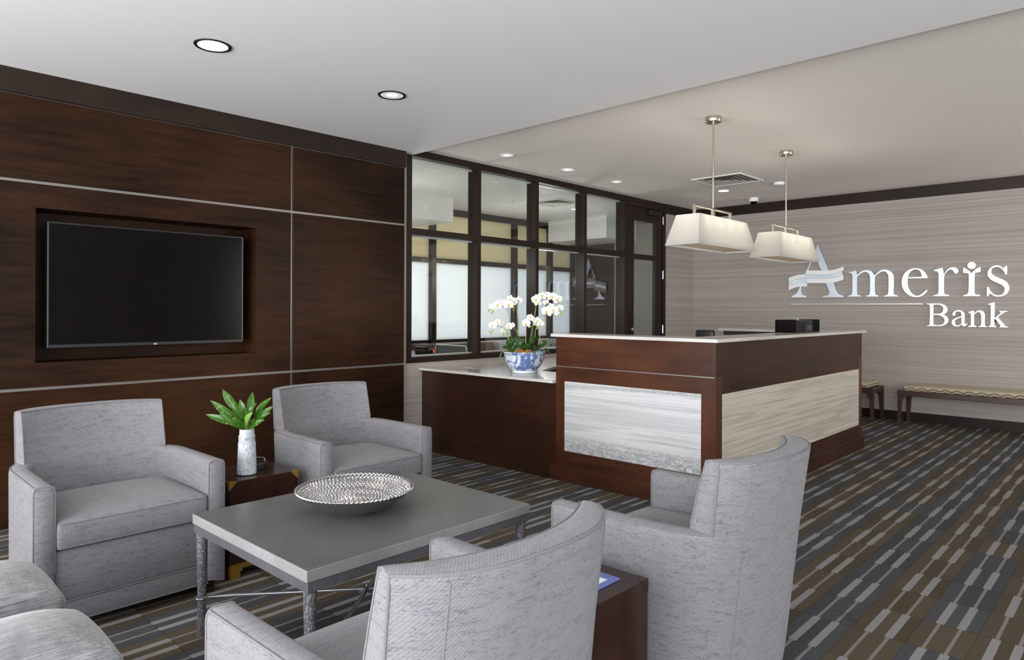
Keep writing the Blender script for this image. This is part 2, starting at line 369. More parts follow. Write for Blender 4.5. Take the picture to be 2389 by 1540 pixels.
def delft():
    s = NT('blue_white_porcelain'); v = s.co('Object'); se = s.node('ShaderNodeSeparateXYZ'); s.l.new(v, se.inputs[0])
    w1 = s.noise(s.co('Object', (1, 1, 1)), 13, 2, .5, 1.6); w2 = s.noise(s.co('Object', (1, 1, 1)), 8, 1, .4, 1.2)
    line = s.math('LESS_THAN', s.math('ABSOLUTE', s.math('SUBTRACT', s.math('FRACT', s.math('MULTIPLY', w2, 9.0)), .5)), .11); blot = s.ramp(w1, [(.50, 0.0), (.53, .75), (.60, .95)])
    ring = s.math('MULTIPLY', s.math('GREATER_THAN', se.outputs[2], .150), s.math('LESS_THAN', se.outputs[2], .166))
    f = s.math('MAXIMUM', s.math('MAXIMUM', s.math('MULTIPLY', line, .55), blot), s.math('MULTIPLY', ring, .6))
    low = s.math('GREATER_THAN', se.outputs[2], .022); f = s.math('MULTIPLY', f, low)
    s.pr(s.mix(f, (.68, .74, .78), (.075, .14, .36)), .15, 0, .5); return s.m
M['delft'] = delft()
def cushion_mat():
    s = NT('beige_wave_fabric'); v = s.co('Object'); se = s.node('ShaderNodeSeparateXYZ'); s.l.new(v, se.inputs[0]); m = s.math
    wv = m('MULTIPLY', m('SINE', m('MULTIPLY', se.outputs[0], 58.0)), .010)
    k = m('ADD', se.outputs[2], wv); fr = m('FRACT', m('DIVIDE', k, .030)); dark = m('GREATER_THAN', fr, .60)
    f = s.noise(s.co('Object', (60, 60, 60)), 2, 3)
    base = s.mix(f, (.40, .34, .235), (.50, .43, .31)); side = m('LESS_THAN', se.outputs[2], .427)
    s.pr(s.mix(m('MULTIPLY', m('MULTIPLY', dark, side), .9), base, (.085, .05, .03)), .9); return s.m
M['bench_fabric'] = cushion_mat()
M['office_fabric'] = flat('office_fabric', (.28, .29, .27), .9, var=.4, scale=200)
M['paper'] = flat('paper_white', (.8, .82, .85), .4); M['blue_print'] = flat('blue_print', (.12, .15, .40), .4); M['pale_blue'] = flat('pale_blue_print', (.40, .55, .75), .4); M['orange'] = flat('orange_tape', (.85, .33, .03), .5)
M['steel_hinge'] = flat('hinge_steel', (.55, .53, .50), .35, .9)
M['alu'] = flat('alu_louver', (.62, .60, .57), .4, .2)
M['refl'] = emit('can_reflector', (1, .98, .96), .62)  # reflector glows by itself: the lamp's bounced light put in as emission
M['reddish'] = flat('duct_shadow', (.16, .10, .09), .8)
# traced letter outlines on the sign wall, metres (x, z)
GLYPHS = {
 'A': [[(1.72,2.093),(1.733,2.091),(1.797,1.925),(1.859,1.765),(1.893,1.678),(1.918,1.61),(1.929,1.578),(1.939,1.55),(1.949,1.521),(1.96,1.497),(1.972,1.48),(1.986,1.467),(2.009,1.457),(2.033,1.45),(2.033,1.43),(1.79,1.43),(1.79,1.451),(1.815,1.453),(1.839,1.456),(1.852,1.463),(1.862,1.471),(1.865,1.487),(1.865,1.507),(1.848,1.549),(1.825,1.604),(1.798,1.679),(1.766,1.768),(1.725,1.873),(1.684,1.974),(1.651,1.877),(1.614,1.77),(1.571,1.657),(1.535,1.566),(1.528,1.546),(1.524,1.529),(1.523,1.513),(1.526,1.498),(1.534,1.483),(1.546,1.469),(1.568,1.46),(1.59,1.453),(1.591,1.432),(1.403,1.434),(1.403,1.453),(1.427,1.462),(1.451,1.474),(1.466,1.488),(1.479,1.507),(1.491,1.532),(1.504,1.564),(1.534,1.639),(1.57,1.729),(1.607,1.815),(1.644,1.901),(1.681,1.987),(1.711,2.057),(1.716,2.077)]],
 'r1t': [[(1.587,1.771),(1.643,1.771),(1.699,1.77),(1.734,1.767),(1.769,1.764),(1.814,1.763),(1.859,1.764),(1.901,1.768),(1.938,1.774),(1.966,1.781),(1.99,1.789),(2.014,1.797),(2.034,1.804),(2.034,1.754),(2.014,1.747),(1.99,1.739),(1.966,1.732),(1.938,1.726),(1.901,1.719),(1.86,1.714),(1.814,1.712),(1.769,1.713),(1.734,1.715),(1.699,1.717),(1.643,1.719),(1.587,1.72)]],
 'r1m': [[(1.587,1.719),(1.643,1.718),(1.699,1.716),(1.734,1.714),(1.769,1.712),(1.814,1.711),(1.86,1.713),(1.901,1.718),(1.938,1.725),(1.967,1.731),(1.99,1.738),(2.008,1.743),(2.022,1.748),(2.022,1.7),(2.008,1.694),(1.99,1.688),(1.967,1.681),(1.938,1.675),(1.902,1.668),(1.86,1.664),(1.814,1.663),(1.769,1.664),(1.735,1.667),(1.699,1.669),(1.643,1.671),(1.587,1.671)]],
 'r1b': [[(1.587,1.67),(1.643,1.669),(1.699,1.668),(1.735,1.665),(1.769,1.663),(1.814,1.662),(1.86,1.663),(1.902,1.667),(1.939,1.673),(1.966,1.68),(1.99,1.687),(2.014,1.696),(2.034,1.706),(2.034,1.648),(2.01,1.637),(1.98,1.625),(1.949,1.617),(1.913,1.611),(1.871,1.608),(1.823,1.607),(1.763,1.609),(1.699,1.612),(1.64,1.612),(1.587,1.612)]],
 'r2t': [[(1.371,1.683),(1.395,1.694),(1.422,1.705),(1.45,1.712),(1.478,1.718),(1.506,1.722),(1.534,1.724),(1.561,1.725),(1.584,1.726),(1.584,1.677),(1.556,1.676),(1.523,1.673),(1.488,1.669),(1.45,1.661),(1.409,1.647),(1.371,1.633)]],
 'r2m': [[(1.371,1.632),(1.409,1.646),(1.45,1.66),(1.488,1.667),(1.523,1.672),(1.556,1.675),(1.584,1.676),(1.584,1.626),(1.556,1.626),(1.523,1.624),(1.488,1.619),(1.45,1.611),(1.409,1.6),(1.371,1.587)]],
 'r2b': [[(1.371,1.586),(1.409,1.598),(1.45,1.61),(1.488,1.618),(1.523,1.623),(1.557,1.625),(1.584,1.625),(1.593,1.625),(1.601,1.625),(1.601,1.569),(1.569,1.569),(1.535,1.569),(1.506,1.567),(1.479,1.563),(1.45,1.557),(1.422,1.548),(1.395,1.536),(1.37,1.524)]],
 'm': [[(2.085,1.733),(2.106,1.736),(2.128,1.74),(2.152,1.746),(2.174,1.753),(2.179,1.745),(2.183,1.736),(2.186,1.718),(2.187,1.699),(2.204,1.717),(2.223,1.734),(2.241,1.745),(2.26,1.751),(2.282,1.754),(2.304,1.753),(2.324,1.748),(2.341,1.74),(2.356,1.728),(2.367,1.713),(2.374,1.7),(2.38,1.687),(2.396,1.705),(2.414,1.724),(2.432,1.737),(2.45,1.746),(2.471,1.752),(2.493,1.753),(2.514,1.749),(2.532,1.741),(2.55,1.731),(2.564,1.718),(2.576,1.704),(2.584,1.687),(2.587,1.665),(2.587,1.64),(2.587,1.56),(2.586,1.484),(2.589,1.468),(2.593,1.456),(2.628,1.446),(2.63,1.433),(2.482,1.434),(2.482,1.446),(2.516,1.453),(2.523,1.465),(2.528,1.481),(2.53,1.549),(2.529,1.622),(2.529,1.652),(2.527,1.677),(2.522,1.694),(2.515,1.708),(2.503,1.72),(2.49,1.727),(2.474,1.729),(2.457,1.726),(2.44,1.717),(2.421,1.704),(2.4,1.687),(2.385,1.661),(2.383,1.571),(2.386,1.483),(2.39,1.468),(2.395,1.457),(2.426,1.447),(2.426,1.434),(2.283,1.435),(2.283,1.448),(2.317,1.456),(2.324,1.468),(2.329,1.484),(2.331,1.553),(2.331,1.627),(2.329,1.66),(2.325,1.687),(2.318,1.704),(2.308,1.717),(2.293,1.726),(2.275,1.73),(2.258,1.726),(2.241,1.718),(2.226,1.707),(2.212,1.694),(2.197,1.683),(2.187,1.667),(2.186,1.576),(2.188,1.486),(2.192,1.47),(2.197,1.457),(2.231,1.449),(2.231,1.435),(2.082,1.436),(2.082,1.448),(2.118,1.458),(2.126,1.47),(2.131,1.486),(2.133,1.583),(2.133,1.681),(2.13,1.696),(2.127,1.709),(2.119,1.716),(2.11,1.722),(2.097,1.724),(2.085,1.725)]],
 'e': [[(2.932,1.636),(2.733,1.639),(2.732,1.625),(2.732,1.609),(2.732,1.585),(2.735,1.558),(2.742,1.533),(2.752,1.508),(2.765,1.485),(2.78,1.466),(2.796,1.451),(2.814,1.442),(2.831,1.441),(2.848,1.446),(2.865,1.456),(2.881,1.468),(2.894,1.48),(2.904,1.49),(2.913,1.5),(2.921,1.507),(2.933,1.505),(2.929,1.492),(2.923,1.479),(2.912,1.465),(2.898,1.452),(2.882,1.44),(2.865,1.43),(2.844,1.425),(2.821,1.424),(2.797,1.425),(2.773,1.431),(2.75,1.443),(2.729,1.458),(2.71,1.476),(2.694,1.498),(2.682,1.522),(2.673,1.548),(2.669,1.573),(2.668,1.599),(2.67,1.628),(2.676,1.656),(2.687,1.683),(2.7,1.706),(2.718,1.725),(2.738,1.739),(2.758,1.749),(2.779,1.755),(2.799,1.757),(2.82,1.756),(2.842,1.753),(2.863,1.746),(2.881,1.734),(2.897,1.718),(2.91,1.701),(2.92,1.683),(2.929,1.663),(2.934,1.645),(2.933,1.64)],
  [(2.735,1.655),(2.87,1.654),(2.871,1.665),(2.87,1.677),(2.866,1.693),(2.86,1.708),(2.853,1.72),(2.843,1.73),(2.83,1.736),(2.816,1.74),(2.803,1.74),(2.789,1.735),(2.775,1.727),(2.762,1.715),(2.752,1.703),(2.745,1.689),(2.739,1.671)]],
 'r': [[(2.988,1.724),(3.011,1.732),(3.035,1.74),(3.058,1.746),(3.077,1.752),(3.081,1.74),(3.085,1.726),(3.088,1.702),(3.089,1.678),(3.097,1.692),(3.106,1.707),(3.117,1.721),(3.129,1.734),(3.142,1.743),(3.157,1.75),(3.175,1.753),(3.192,1.752),(3.206,1.746),(3.217,1.736),(3.226,1.723),(3.232,1.71),(3.23,1.701),(3.227,1.692),(3.22,1.684),(3.211,1.677),(3.204,1.679),(3.196,1.682),(3.189,1.69),(3.183,1.701),(3.178,1.711),(3.173,1.721),(3.166,1.725),(3.157,1.727),(3.147,1.725),(3.135,1.719),(3.122,1.707),(3.11,1.692),(3.101,1.677),(3.095,1.659),(3.093,1.638),(3.092,1.614),(3.092,1.546),(3.093,1.48),(3.096,1.465),(3.101,1.454),(3.142,1.446),(3.143,1.433),(2.987,1.435),(2.987,1.444),(3.006,1.447),(3.023,1.453),(3.033,1.461),(3.038,1.473),(3.039,1.538),(3.039,1.608),(3.039,1.646),(3.039,1.676),(3.036,1.691),(3.03,1.702),(3.022,1.71),(3.012,1.714),(3,1.716),(2.988,1.716)]],
 'i': [[(3.272,1.747),(3.284,1.74),(3.298,1.731),(3.312,1.722),(3.326,1.71),(3.339,1.695),(3.35,1.68),(3.357,1.69),(3.366,1.701),(3.378,1.714),(3.393,1.726),(3.413,1.738),(3.433,1.748),(3.434,1.689),(3.391,1.684),(3.386,1.676),(3.381,1.665),(3.38,1.636),(3.379,1.599),(3.378,1.535),(3.379,1.476),(3.382,1.461),(3.387,1.45),(3.432,1.44),(3.431,1.43),(3.271,1.429),(3.273,1.44),(3.291,1.445),(3.308,1.451),(3.317,1.458),(3.321,1.469),(3.324,1.512),(3.325,1.564),(3.326,1.616),(3.326,1.659),(3.323,1.671),(3.318,1.679),(3.272,1.687)]],
 'dot': [[(3.393,1.762),(3.391,1.752),(3.387,1.743),(3.381,1.735),(3.372,1.729),(3.363,1.726),(3.352,1.724),(3.342,1.726),(3.332,1.731),(3.323,1.737),(3.317,1.746),(3.313,1.755),(3.311,1.766),(3.313,1.776),(3.317,1.785),(3.323,1.793),(3.332,1.799),(3.341,1.802),(3.352,1.803),(3.362,1.801),(3.372,1.797),(3.381,1.79),(3.387,1.782),(3.391,1.772)]],
 's': [[(3.652,1.744),(3.661,1.747),(3.67,1.748),(3.67,1.655),(3.651,1.656),(3.646,1.673),(3.638,1.692),(3.627,1.708),(3.615,1.721),(3.603,1.731),(3.591,1.737),(3.578,1.739),(3.564,1.738),(3.552,1.733),(3.541,1.726),(3.534,1.715),(3.531,1.703),(3.53,1.69),(3.532,1.678),(3.539,1.665),(3.55,1.652),(3.566,1.639),(3.586,1.628),(3.606,1.617),(3.627,1.607),(3.645,1.595),(3.662,1.581),(3.674,1.566),(3.682,1.549),(3.687,1.532),(3.689,1.513),(3.688,1.494),(3.682,1.475),(3.674,1.459),(3.662,1.447),(3.647,1.436),(3.63,1.427),(3.611,1.422),(3.592,1.421),(3.574,1.422),(3.557,1.428),(3.537,1.441),(3.519,1.456),(3.506,1.427),(3.49,1.425),(3.491,1.524),(3.506,1.528),(3.513,1.51),(3.521,1.491),(3.531,1.474),(3.542,1.459),(3.555,1.448),(3.568,1.441),(3.583,1.437),(3.598,1.437),(3.612,1.439),(3.624,1.445),(3.634,1.455),(3.642,1.468),(3.646,1.484),(3.647,1.5),(3.645,1.515),(3.639,1.528),(3.629,1.54),(3.615,1.55),(3.597,1.561),(3.577,1.573),(3.557,1.583),(3.538,1.595),(3.522,1.609),(3.509,1.625),(3.5,1.64),(3.496,1.657),(3.496,1.677),(3.499,1.697),(3.507,1.714),(3.517,1.728),(3.53,1.74),(3.544,1.749),(3.56,1.754),(3.576,1.755),(3.593,1.754),(3.609,1.748),(3.624,1.736),(3.638,1.724),(3.645,1.735)]],
 'B': [[(2.921,1.35),(2.986,1.351),(3.045,1.351),(3.064,1.349),(3.081,1.343),(3.098,1.334),(3.112,1.323),(3.122,1.308),(3.127,1.292),(3.127,1.276),(3.125,1.261),(3.119,1.249),(3.11,1.239),(3.098,1.231),(3.086,1.226),(3.098,1.222),(3.11,1.216),(3.121,1.206),(3.13,1.194),(3.135,1.181),(3.138,1.166),(3.137,1.152),(3.132,1.139),(3.123,1.126),(3.111,1.116),(3.097,1.107),(3.082,1.101),(3.065,1.098),(3.045,1.096),(2.987,1.095),(2.924,1.094),(2.924,1.101),(2.945,1.107),(2.95,1.115),(2.953,1.124),(2.955,1.222),(2.955,1.32),(2.952,1.329),(2.949,1.337),(2.921,1.343)],
  [(2.991,1.333),(3.007,1.336),(3.025,1.338),(3.043,1.336),(3.059,1.331),(3.072,1.322),(3.081,1.311),(3.085,1.299),(3.086,1.286),(3.084,1.272),(3.079,1.258),(3.071,1.248),(3.059,1.241),(3.043,1.237),(3.025,1.235),(3.007,1.235),(2.991,1.235)],
  [(2.991,1.22),(3.011,1.221),(3.033,1.221),(3.05,1.217),(3.064,1.21),(3.078,1.2),(3.089,1.188),(3.095,1.175),(3.099,1.16),(3.097,1.146),(3.091,1.132),(3.082,1.122),(3.07,1.115),(3.052,1.111),(3.033,1.109),(3.016,1.11),(3.001,1.113),(2.996,1.116),(2.991,1.119)]],
 'a': [[(3.171,1.231),(3.175,1.243),(3.182,1.256),(3.193,1.265),(3.206,1.272),(3.22,1.277),(3.234,1.278),(3.247,1.276),(3.26,1.271),(3.271,1.263),(3.281,1.254),(3.287,1.244),(3.289,1.232),(3.289,1.188),(3.289,1.144),(3.291,1.133),(3.294,1.125),(3.314,1.133),(3.316,1.125),(3.309,1.113),(3.3,1.103),(3.289,1.099),(3.279,1.097),(3.272,1.102),(3.265,1.107),(3.262,1.113),(3.26,1.118),(3.252,1.11),(3.242,1.101),(3.23,1.097),(3.218,1.094),(3.204,1.095),(3.19,1.099),(3.178,1.11),(3.169,1.122),(3.166,1.133),(3.166,1.145),(3.168,1.157),(3.175,1.17),(3.186,1.18),(3.201,1.189),(3.229,1.2),(3.258,1.209),(3.258,1.22),(3.257,1.231),(3.255,1.243),(3.252,1.253),(3.243,1.258),(3.234,1.262),(3.224,1.262),(3.215,1.259),(3.209,1.253),(3.204,1.245),(3.202,1.231),(3.201,1.217),(3.195,1.215),(3.189,1.214),(3.183,1.216),(3.177,1.218)],
  [(3.258,1.196),(3.24,1.188),(3.223,1.179),(3.21,1.17),(3.201,1.162),(3.197,1.153),(3.197,1.142),(3.2,1.129),(3.206,1.117),(3.213,1.111),(3.22,1.107),(3.228,1.11),(3.237,1.114),(3.248,1.121),(3.258,1.129)]],
 'n': [[(3.319,1.254),(3.336,1.261),(3.353,1.268),(3.367,1.272),(3.378,1.274),(3.377,1.243),(3.386,1.254),(3.397,1.265),(3.41,1.272),(3.424,1.276),(3.438,1.275),(3.451,1.269),(3.462,1.261),(3.469,1.249),(3.473,1.235),(3.475,1.217),(3.474,1.171),(3.474,1.127),(3.477,1.116),(3.48,1.106),(3.494,1.1),(3.493,1.094),(3.413,1.094),(3.414,1.099),(3.433,1.108),(3.438,1.117),(3.441,1.13),(3.441,1.169),(3.44,1.208),(3.438,1.225),(3.435,1.238),(3.43,1.247),(3.424,1.253),(3.417,1.255),(3.41,1.254),(3.401,1.25),(3.392,1.243),(3.384,1.234),(3.376,1.224),(3.376,1.176),(3.376,1.131),(3.378,1.119),(3.381,1.11),(3.401,1.103),(3.399,1.094),(3.321,1.093),(3.321,1.102),(3.34,1.109),(3.344,1.119),(3.346,1.131),(3.347,1.173),(3.346,1.216),(3.345,1.228),(3.343,1.237),(3.339,1.243),(3.334,1.247),(3.321,1.247)]],
 'k': [[(3.5,1.342),(3.517,1.349),(3.534,1.356),(3.549,1.36),(3.562,1.363),(3.561,1.319),(3.56,1.271),(3.56,1.229),(3.56,1.192),(3.588,1.22),(3.612,1.245),(3.614,1.25),(3.615,1.255),(3.601,1.262),(3.599,1.268),(3.674,1.269),(3.674,1.261),(3.665,1.26),(3.655,1.258),(3.645,1.253),(3.634,1.245),(3.611,1.224),(3.588,1.202),(3.614,1.168),(3.638,1.136),(3.65,1.12),(3.66,1.108),(3.672,1.103),(3.682,1.101),(3.678,1.093),(3.601,1.095),(3.601,1.099),(3.612,1.105),(3.613,1.109),(3.612,1.114),(3.588,1.149),(3.56,1.188),(3.559,1.158),(3.559,1.129),(3.561,1.117),(3.564,1.108),(3.581,1.1),(3.579,1.095),(3.497,1.096),(3.497,1.1),(3.517,1.108),(3.521,1.118),(3.525,1.131),(3.525,1.214),(3.525,1.298),(3.525,1.315),(3.524,1.327),(3.52,1.334),(3.516,1.338),(3.502,1.336)]],
}
# ================================================================ THE SETTING
ZS, ZC = 2.635, 2.69           # soffit and main ceiling heights
struct('floor', bx((-2.5, -2.8, -.05), (8.6, 9.4, 0)), M['carpet'], 'striped carpet in grey blue and brown bands with pale dashes')
b = bx((-.12, -2.8, ZS), (8.6, 3.845, ZS+.3)); struct('ceiling', b, M['paint'], 'pale grey lowered ceiling over the seating area')
struct('ceiling_high', bx((-.02, 3.845, ZC), (8.6, 8.95, ZC+.2)), M['paint_high'], 'warm grey ceiling over the reception desk')
# back wall, right wall, window wall behind the camera
struct('wall_back', bx((-.15, 8.92, 0), (8.6, 9.05, ZC)), M['wallpaper'], 'grey grasscloth wall carrying the silver sign')
def wall_open(name, axis, pos, th, u0, u1, z1, holes, m, label):
    bm = BM(); us = sorted({u0, u1} | {h[0] for h in holes} | {h[1] for h in holes})
    for a, c in zip(us, us[1:]):
        hh = [h for h in holes if h[0] <= a+1e-6 and h[1] >= c-1e-6]; segs = [(0, z1)] if not hh else [(0, hh[0][2]), (hh[0][3], z1)]
        for z0, zz in segs:
            if zz-z0 < .001: continue
            if axis == 'y': box(bm, (a, pos, z0), (c, pos+th, zz))
            else: box(bm, (pos, a, z0), (pos+th, c, zz))
    return struct(name, bm, m, label)
H1 = [(.4, 2.7, .35, 2.55), (3.1, 5.4, .35, 2.55), (5.8, 8.1, .35, 2.55)]
wall_open('wall_front', 'y', -2.95, .15, -.15, 8.75, ZC, H1, M['greige'], 'window wall on the street side')
H2 = [(-2.4, 2.0, .35, 2.55), (6.45, 8.55, .35, 2.55)]  # unseen openings added to let fill light into the room
wall_open('wall_right', 'x', 8.6, .15, -2.8, 9.05, ZC, H2, M['wallpaper'], 'right hand wall with daylight windows')
def window_frame(name, axis, pos, h, n=2):
    bm = BM(); u0, u1, z0, z1 = h; t = .045
    def q(a, c, za, zb):
        if axis == 'y': box(bm, (a, pos, za), (c, pos+.06, zb))
        else: box(bm, (pos, a, za), (pos+.06, c, zb))
    q(u0, u1, z0, z0+t); q(u0, u1, z1-t, z1)
    for k in range(n+1):
        a = u0+(u1-u0-t)*k/n; q(a, a+t, z0, z1)
    o = struct(name, bm, M['frame_wood'])
    return o
k = 3
for h in H1: window_frame('window_%d' % k, 'y', -2.9, h); k += 1
for h in H2: window_frame('window_%d' % k, 'x', 8.65, h); k += 1  # frames for the added fill openings
# left wall: grasscloth plane at x = 0 (below the glass, at both ends), wood panelling in front of it near the seats
LW = BM()
box(LW, (-.13, 3.55, 0), (0, 3.785, ZC)); box(LW, (-.13, 3.785, 0), (0, 7.20, .783)); box(LW, (-.13, 8.15, 0), (0, 8.95, ZC))
struct('wall_left', LW, M['wallpaper'], 'grasscloth wall under and beside the glass partition')
P = BM(); X0, X1 = .02, .06
ys = [(-2.8, -.32), (-.30, 2.642), (2.662, 3.716)]; zs = [(.10, .777), (.795, 1.988), (2.006, 2.49)]
for y0, y1 in ys:
    for z0, z1 in zs:
        if y0 == -.30 and z0 == .795:                     # panel with the television niche cut out
            for a in ((y0, 1.018, z0, z1), (2.369, y1, z0, z1), (1.018, 2.369, z0, .938), (1.018, 2.369, 1.848, z1)): box(P, (X0, a[0], a[2]), (X1, a[1], a[3]))
        else: box(P, (X0, y0, z0), (X1, y1, z1), .0015, 1)
# niche lining
box(P, (-.19, 1.0, .92), (-.17, 2.39, 1.87)); box(P, (-.17, 1.0, .92), (.02, 1.018, 1.87)); box(P, (-.17, 2.369, .92), (.02, 2.39, 1.87)); box(P, (-.17, 1.018, .92), (.02, 2.369, .938)); box(P, (-.17, 1.018, 1.848), (.02, 2.369, 1.87))
struct('wall_left_panelling', P, M['wall_wood'], 'dark reddish brown wood panelled wall with television niche')
bk = BM()
for a in ((-2.8, 1.0, 0, ZS), (2.39, 3.716, 0, ZS), (1.0, 2.39, 0, .92), (1.0, 2.39, 1.87, ZS)): box(bk, (-.12, a[0], a[2]), (.047, a[1], a[3]))
struct('trim_1', bk, M['reveal'], 'pale metal reveals between the wood panels')
struct('trim_2', bx((.0, -2.8, 2.495), (.078, 3.722, ZS), .002, 1), M['frame_wood'], 'dark wood crown board above the panelling')
struct('baseboard_left', bx((.0, -2.8, 0), (.068, 3.705, .095), .002, 1), M['wall_wood'], 'dark wood plinth under the panelling')
cb = BM(); box(cb, (0, 8.898, 2.562), (8.6, 8.92, ZC), .002, 1); struct('trim_3', cb, M['frame_wood'], 'dark crown board along the sign wall')
struct('trim_4', bx((0, 8.15, 2.562), (.022, 8.9, ZC), .002, 1), M['frame_wood'], 'dark crown board beside the glazed door')
bb = BM(); box(bb, (0, 8.905, 0), (8.6, 8.92, .088)); box(bb, (0, 8.911, .088), (8.6, 8.92, .102)); struct('baseboard_back', bb, M['frame_wood'], 'black brown baseboard along the sign wall')
struct('baseboard_corner', bx((0, 8.15, 0), (.014, 8.905, .10)), M['frame_wood'], 'dark baseboard beside the glazed door')

# ---- glazed partition between lobby and office
W1 = bpy.data.objects.new('window_1', None); C.objects.link(W1); W1.location = (0, 5.5, .783); W1['kind'] = 'structure'; W1['label'] = 'dark wood glazed partition with two rows of panes'
f = BM(); D = -.128
box(f, (D, 3.785, .783), (.006, 7.20, .835)); box(f, (D, 3.785, 2.627), (.006, 8.15, ZC)); box(f, (D, 3.785, 1.930), (.003, 7.20, 1.987))
obj('rail', f, M['frame_wood'], W1)
mul = [(3.785, 3.842), (4.645, 4.697), (5.509, 5.557), (6.355, 6.404), (7.180, 7.235)]
for a, c in mul: obj('mullion', bx((D, a, .835 if c < 7.2 else 0), (.005, c, 2.627)), M['frame_wood'], W1)
for (a, c) in zip(mul, mul[1:]):
    for z0, z1 in ((.835, 1.930), (1.987, 2.627)):
        obj('pane', bx((-.064, a[1], z0), (-.056, c[0], z1)), M['glass'], W1)
bead = BM()
for (a, c) in zip(mul, mul[1:]):
    for z0 in (1.930, 2.627): box(bead, (-.11, a[1], z0-.012), (-.066, c[0], z0))
    box(bead, (-.11, a[1], .835), (-.066, c[0], .845))
obj('glazing_bead', bead, M['alu'], W1)
# ---- glazed door at the end of the partition
DR = bpy.data.objects.new('door_1', None); C.objects.link(DR); DR.location = (0, 7.65, 0); DR['kind'] = 'structure'; DR['label'] = 'dark wood door with two glass lights beside the partition'
d = BM(); T0, T1 = -.05, -.006
box(d, (T0, 7.245, .01), (T1, 7.406, 2.58)); box(d, (T0, 7.914, .01), (T1, 8.075, 2.58)); box(d, (T0, 7.406, 2.411), (T1, 7.914, 2.58)); box(d, (T0, 7.406, 1.916), (T1, 7.914, 1.98)); box(d, (T0, 7.406, .01), (T1, 7.914, .30))
obj('door_leaf', d, M['frame_wood'], DR)
jb = BM(); box(jb, (D, 8.085, 0), (.008, 8.15, 2.627)); box(jb, (D, 7.235, 2.585), (.008, 8.085, 2.627)); obj('door_frame', jb, M['frame_wood'], DR)
obj('pane', bx((-.032, 7.406, .30), (-.024, 7.914, 1.916)), M['glass'], DR); obj('pane', bx((-.032, 7.406, 1.98), (-.024, 7.914, 2.411)), M['glass'], DR)
for z in (2.46, 1.735, 1.01, .25): obj('hinge', cyl(BM(), (.008, 8.080, z-.055), (.008, 8.080, z+.055), .009, 10), M['steel_hinge'], DR)
kb = BM(); lathe(kb, [(0, 0), (.012, 0), (.012, .02), (.024, .03), (.026, .045), (.018, .056), (0, .058)], 20)
bmesh.ops.rotate(kb, verts=kb.verts[:], cent=(0, 0, 0), matrix=Matrix.Rotation(PI/2, 3, 'Y')); bmesh.ops.translate(kb, verts=kb.verts[:], vec=(T1, 7.316, 1.02)); obj('door_knob', kb, M['nickel'], DR, True)
cl = BM(); box(cl, (-.004, 7.72, 2.50), (.045, 8.00, 2.56), .006); obj('door_closer', cl, M['black'], DR)
ca = BM(); tube(ca, [(.03, 7.95, 2.565), (.10, 8.10, 2.60), (.24, 8.02, 2.622)], .007, 6); tube(ca, [(.24, 8.02, 2.622), (.02, 7.86, 2.61)], .006, 6); obj('closer_arm', ca, M['black'], DR)

# ---- office beyond the glass
struct('ceiling_office', bx((-2.6, 2.9, ZC), (-.02, 9.4, ZC+.1)), M['white'], 'white office ceiling behind the glass')
struct('wall_office_end', bx((-2.6, 9.38, 0), (-1.68, 9.48, ZC)), M['wall_wood'], 'dark wood end wall of the office')
struct('wall_office_end_paint', bx((-1.68, 9.38, 0), (0, 9.48, ZC)), M['greige'], 'grey painted end wall of the office')
struct('wall_office_near', bx((-2.6, 2.8, 0), (-.13, 2.9, ZC)), M['greige'], 'near end wall of the office')
struct('trim_5', bx((-2.4, 8.55, 2.36), (-1.25, 9.38, ZC)), M['white'], 'white boxed bulkhead at the end of the office')
struct('trim_6', bx((-2.5, 4.95, 2.38), (-1.75, 5.90, ZC)), M['white'], 'white bulkhead at the window side of the office')
W2 = bpy.data.objects.new('window_2', None); C.objects.link(W2); W2.location = (-2.55, 6, 0); W2['kind'] = 'structure'; W2['label'] = 'far office partition with frosted lower panes'
f = BM(); A0, A1 = -2.60, -2.5
box(f, (A0, 2.9, 2.60), (A1, 9.38, ZC)); box(f, (A0, 2.9, 1.912), (A1, 9.38, 1.979)); box(f, (A0, 2.9, .787), (A1, 9.38, .837)); box(f, (A0, 2.9, 0), (A1, 9.38, .10)); obj('rail', f, M['frame_wood'], W2)
posts = [2.95, 3.78, 4.50, 5.30, 6.16, 7.0-.03, 7.82, 8.68, 9.3]
for y in posts: obj('mullion', bx((A0, y, .1), (A1+.03, y+.075, 2.60)), M['frame_wood'], W2)
for a, c in zip(posts, posts[1:]):
    obj('frosted_pane', bx((-2.555, a+.075, .837), (-2.545, c, 1.912)), M['frost'], W2)
    obj('tinted_pane', bx((-2.555, a+.075, 1.979), (-2.545, c, 2.60)), M['blind'], W2)
    obj('lower_panel', bx((-2.555, a+.075, .10), (-2.545, c, .787)), M['greige'], W2)
    obj('pane_channel', bx((-2.50, a+.075, .837), (-2.485, a+.10, 1.912)), M['alu'], W2)
for y in (4.6, 7.2):  # fill points added to brighten the office; no fixture hangs here
    l = bpy.data.lights.new('office_lamp', 'POINT'); l.energy = 22; l.color = (1, .97, .92); l.shadow_soft_size = .12
    o = bpy.data.objects.new('office_lamp', l); C.objects.link(o); o.location = (-1.3, y, 1.75)
struct('wall_outer', bx((-4.3, 2.0, -.05), (-4.2, 10, 3.0)), M['white'], 'pale wall beyond the far office partition')
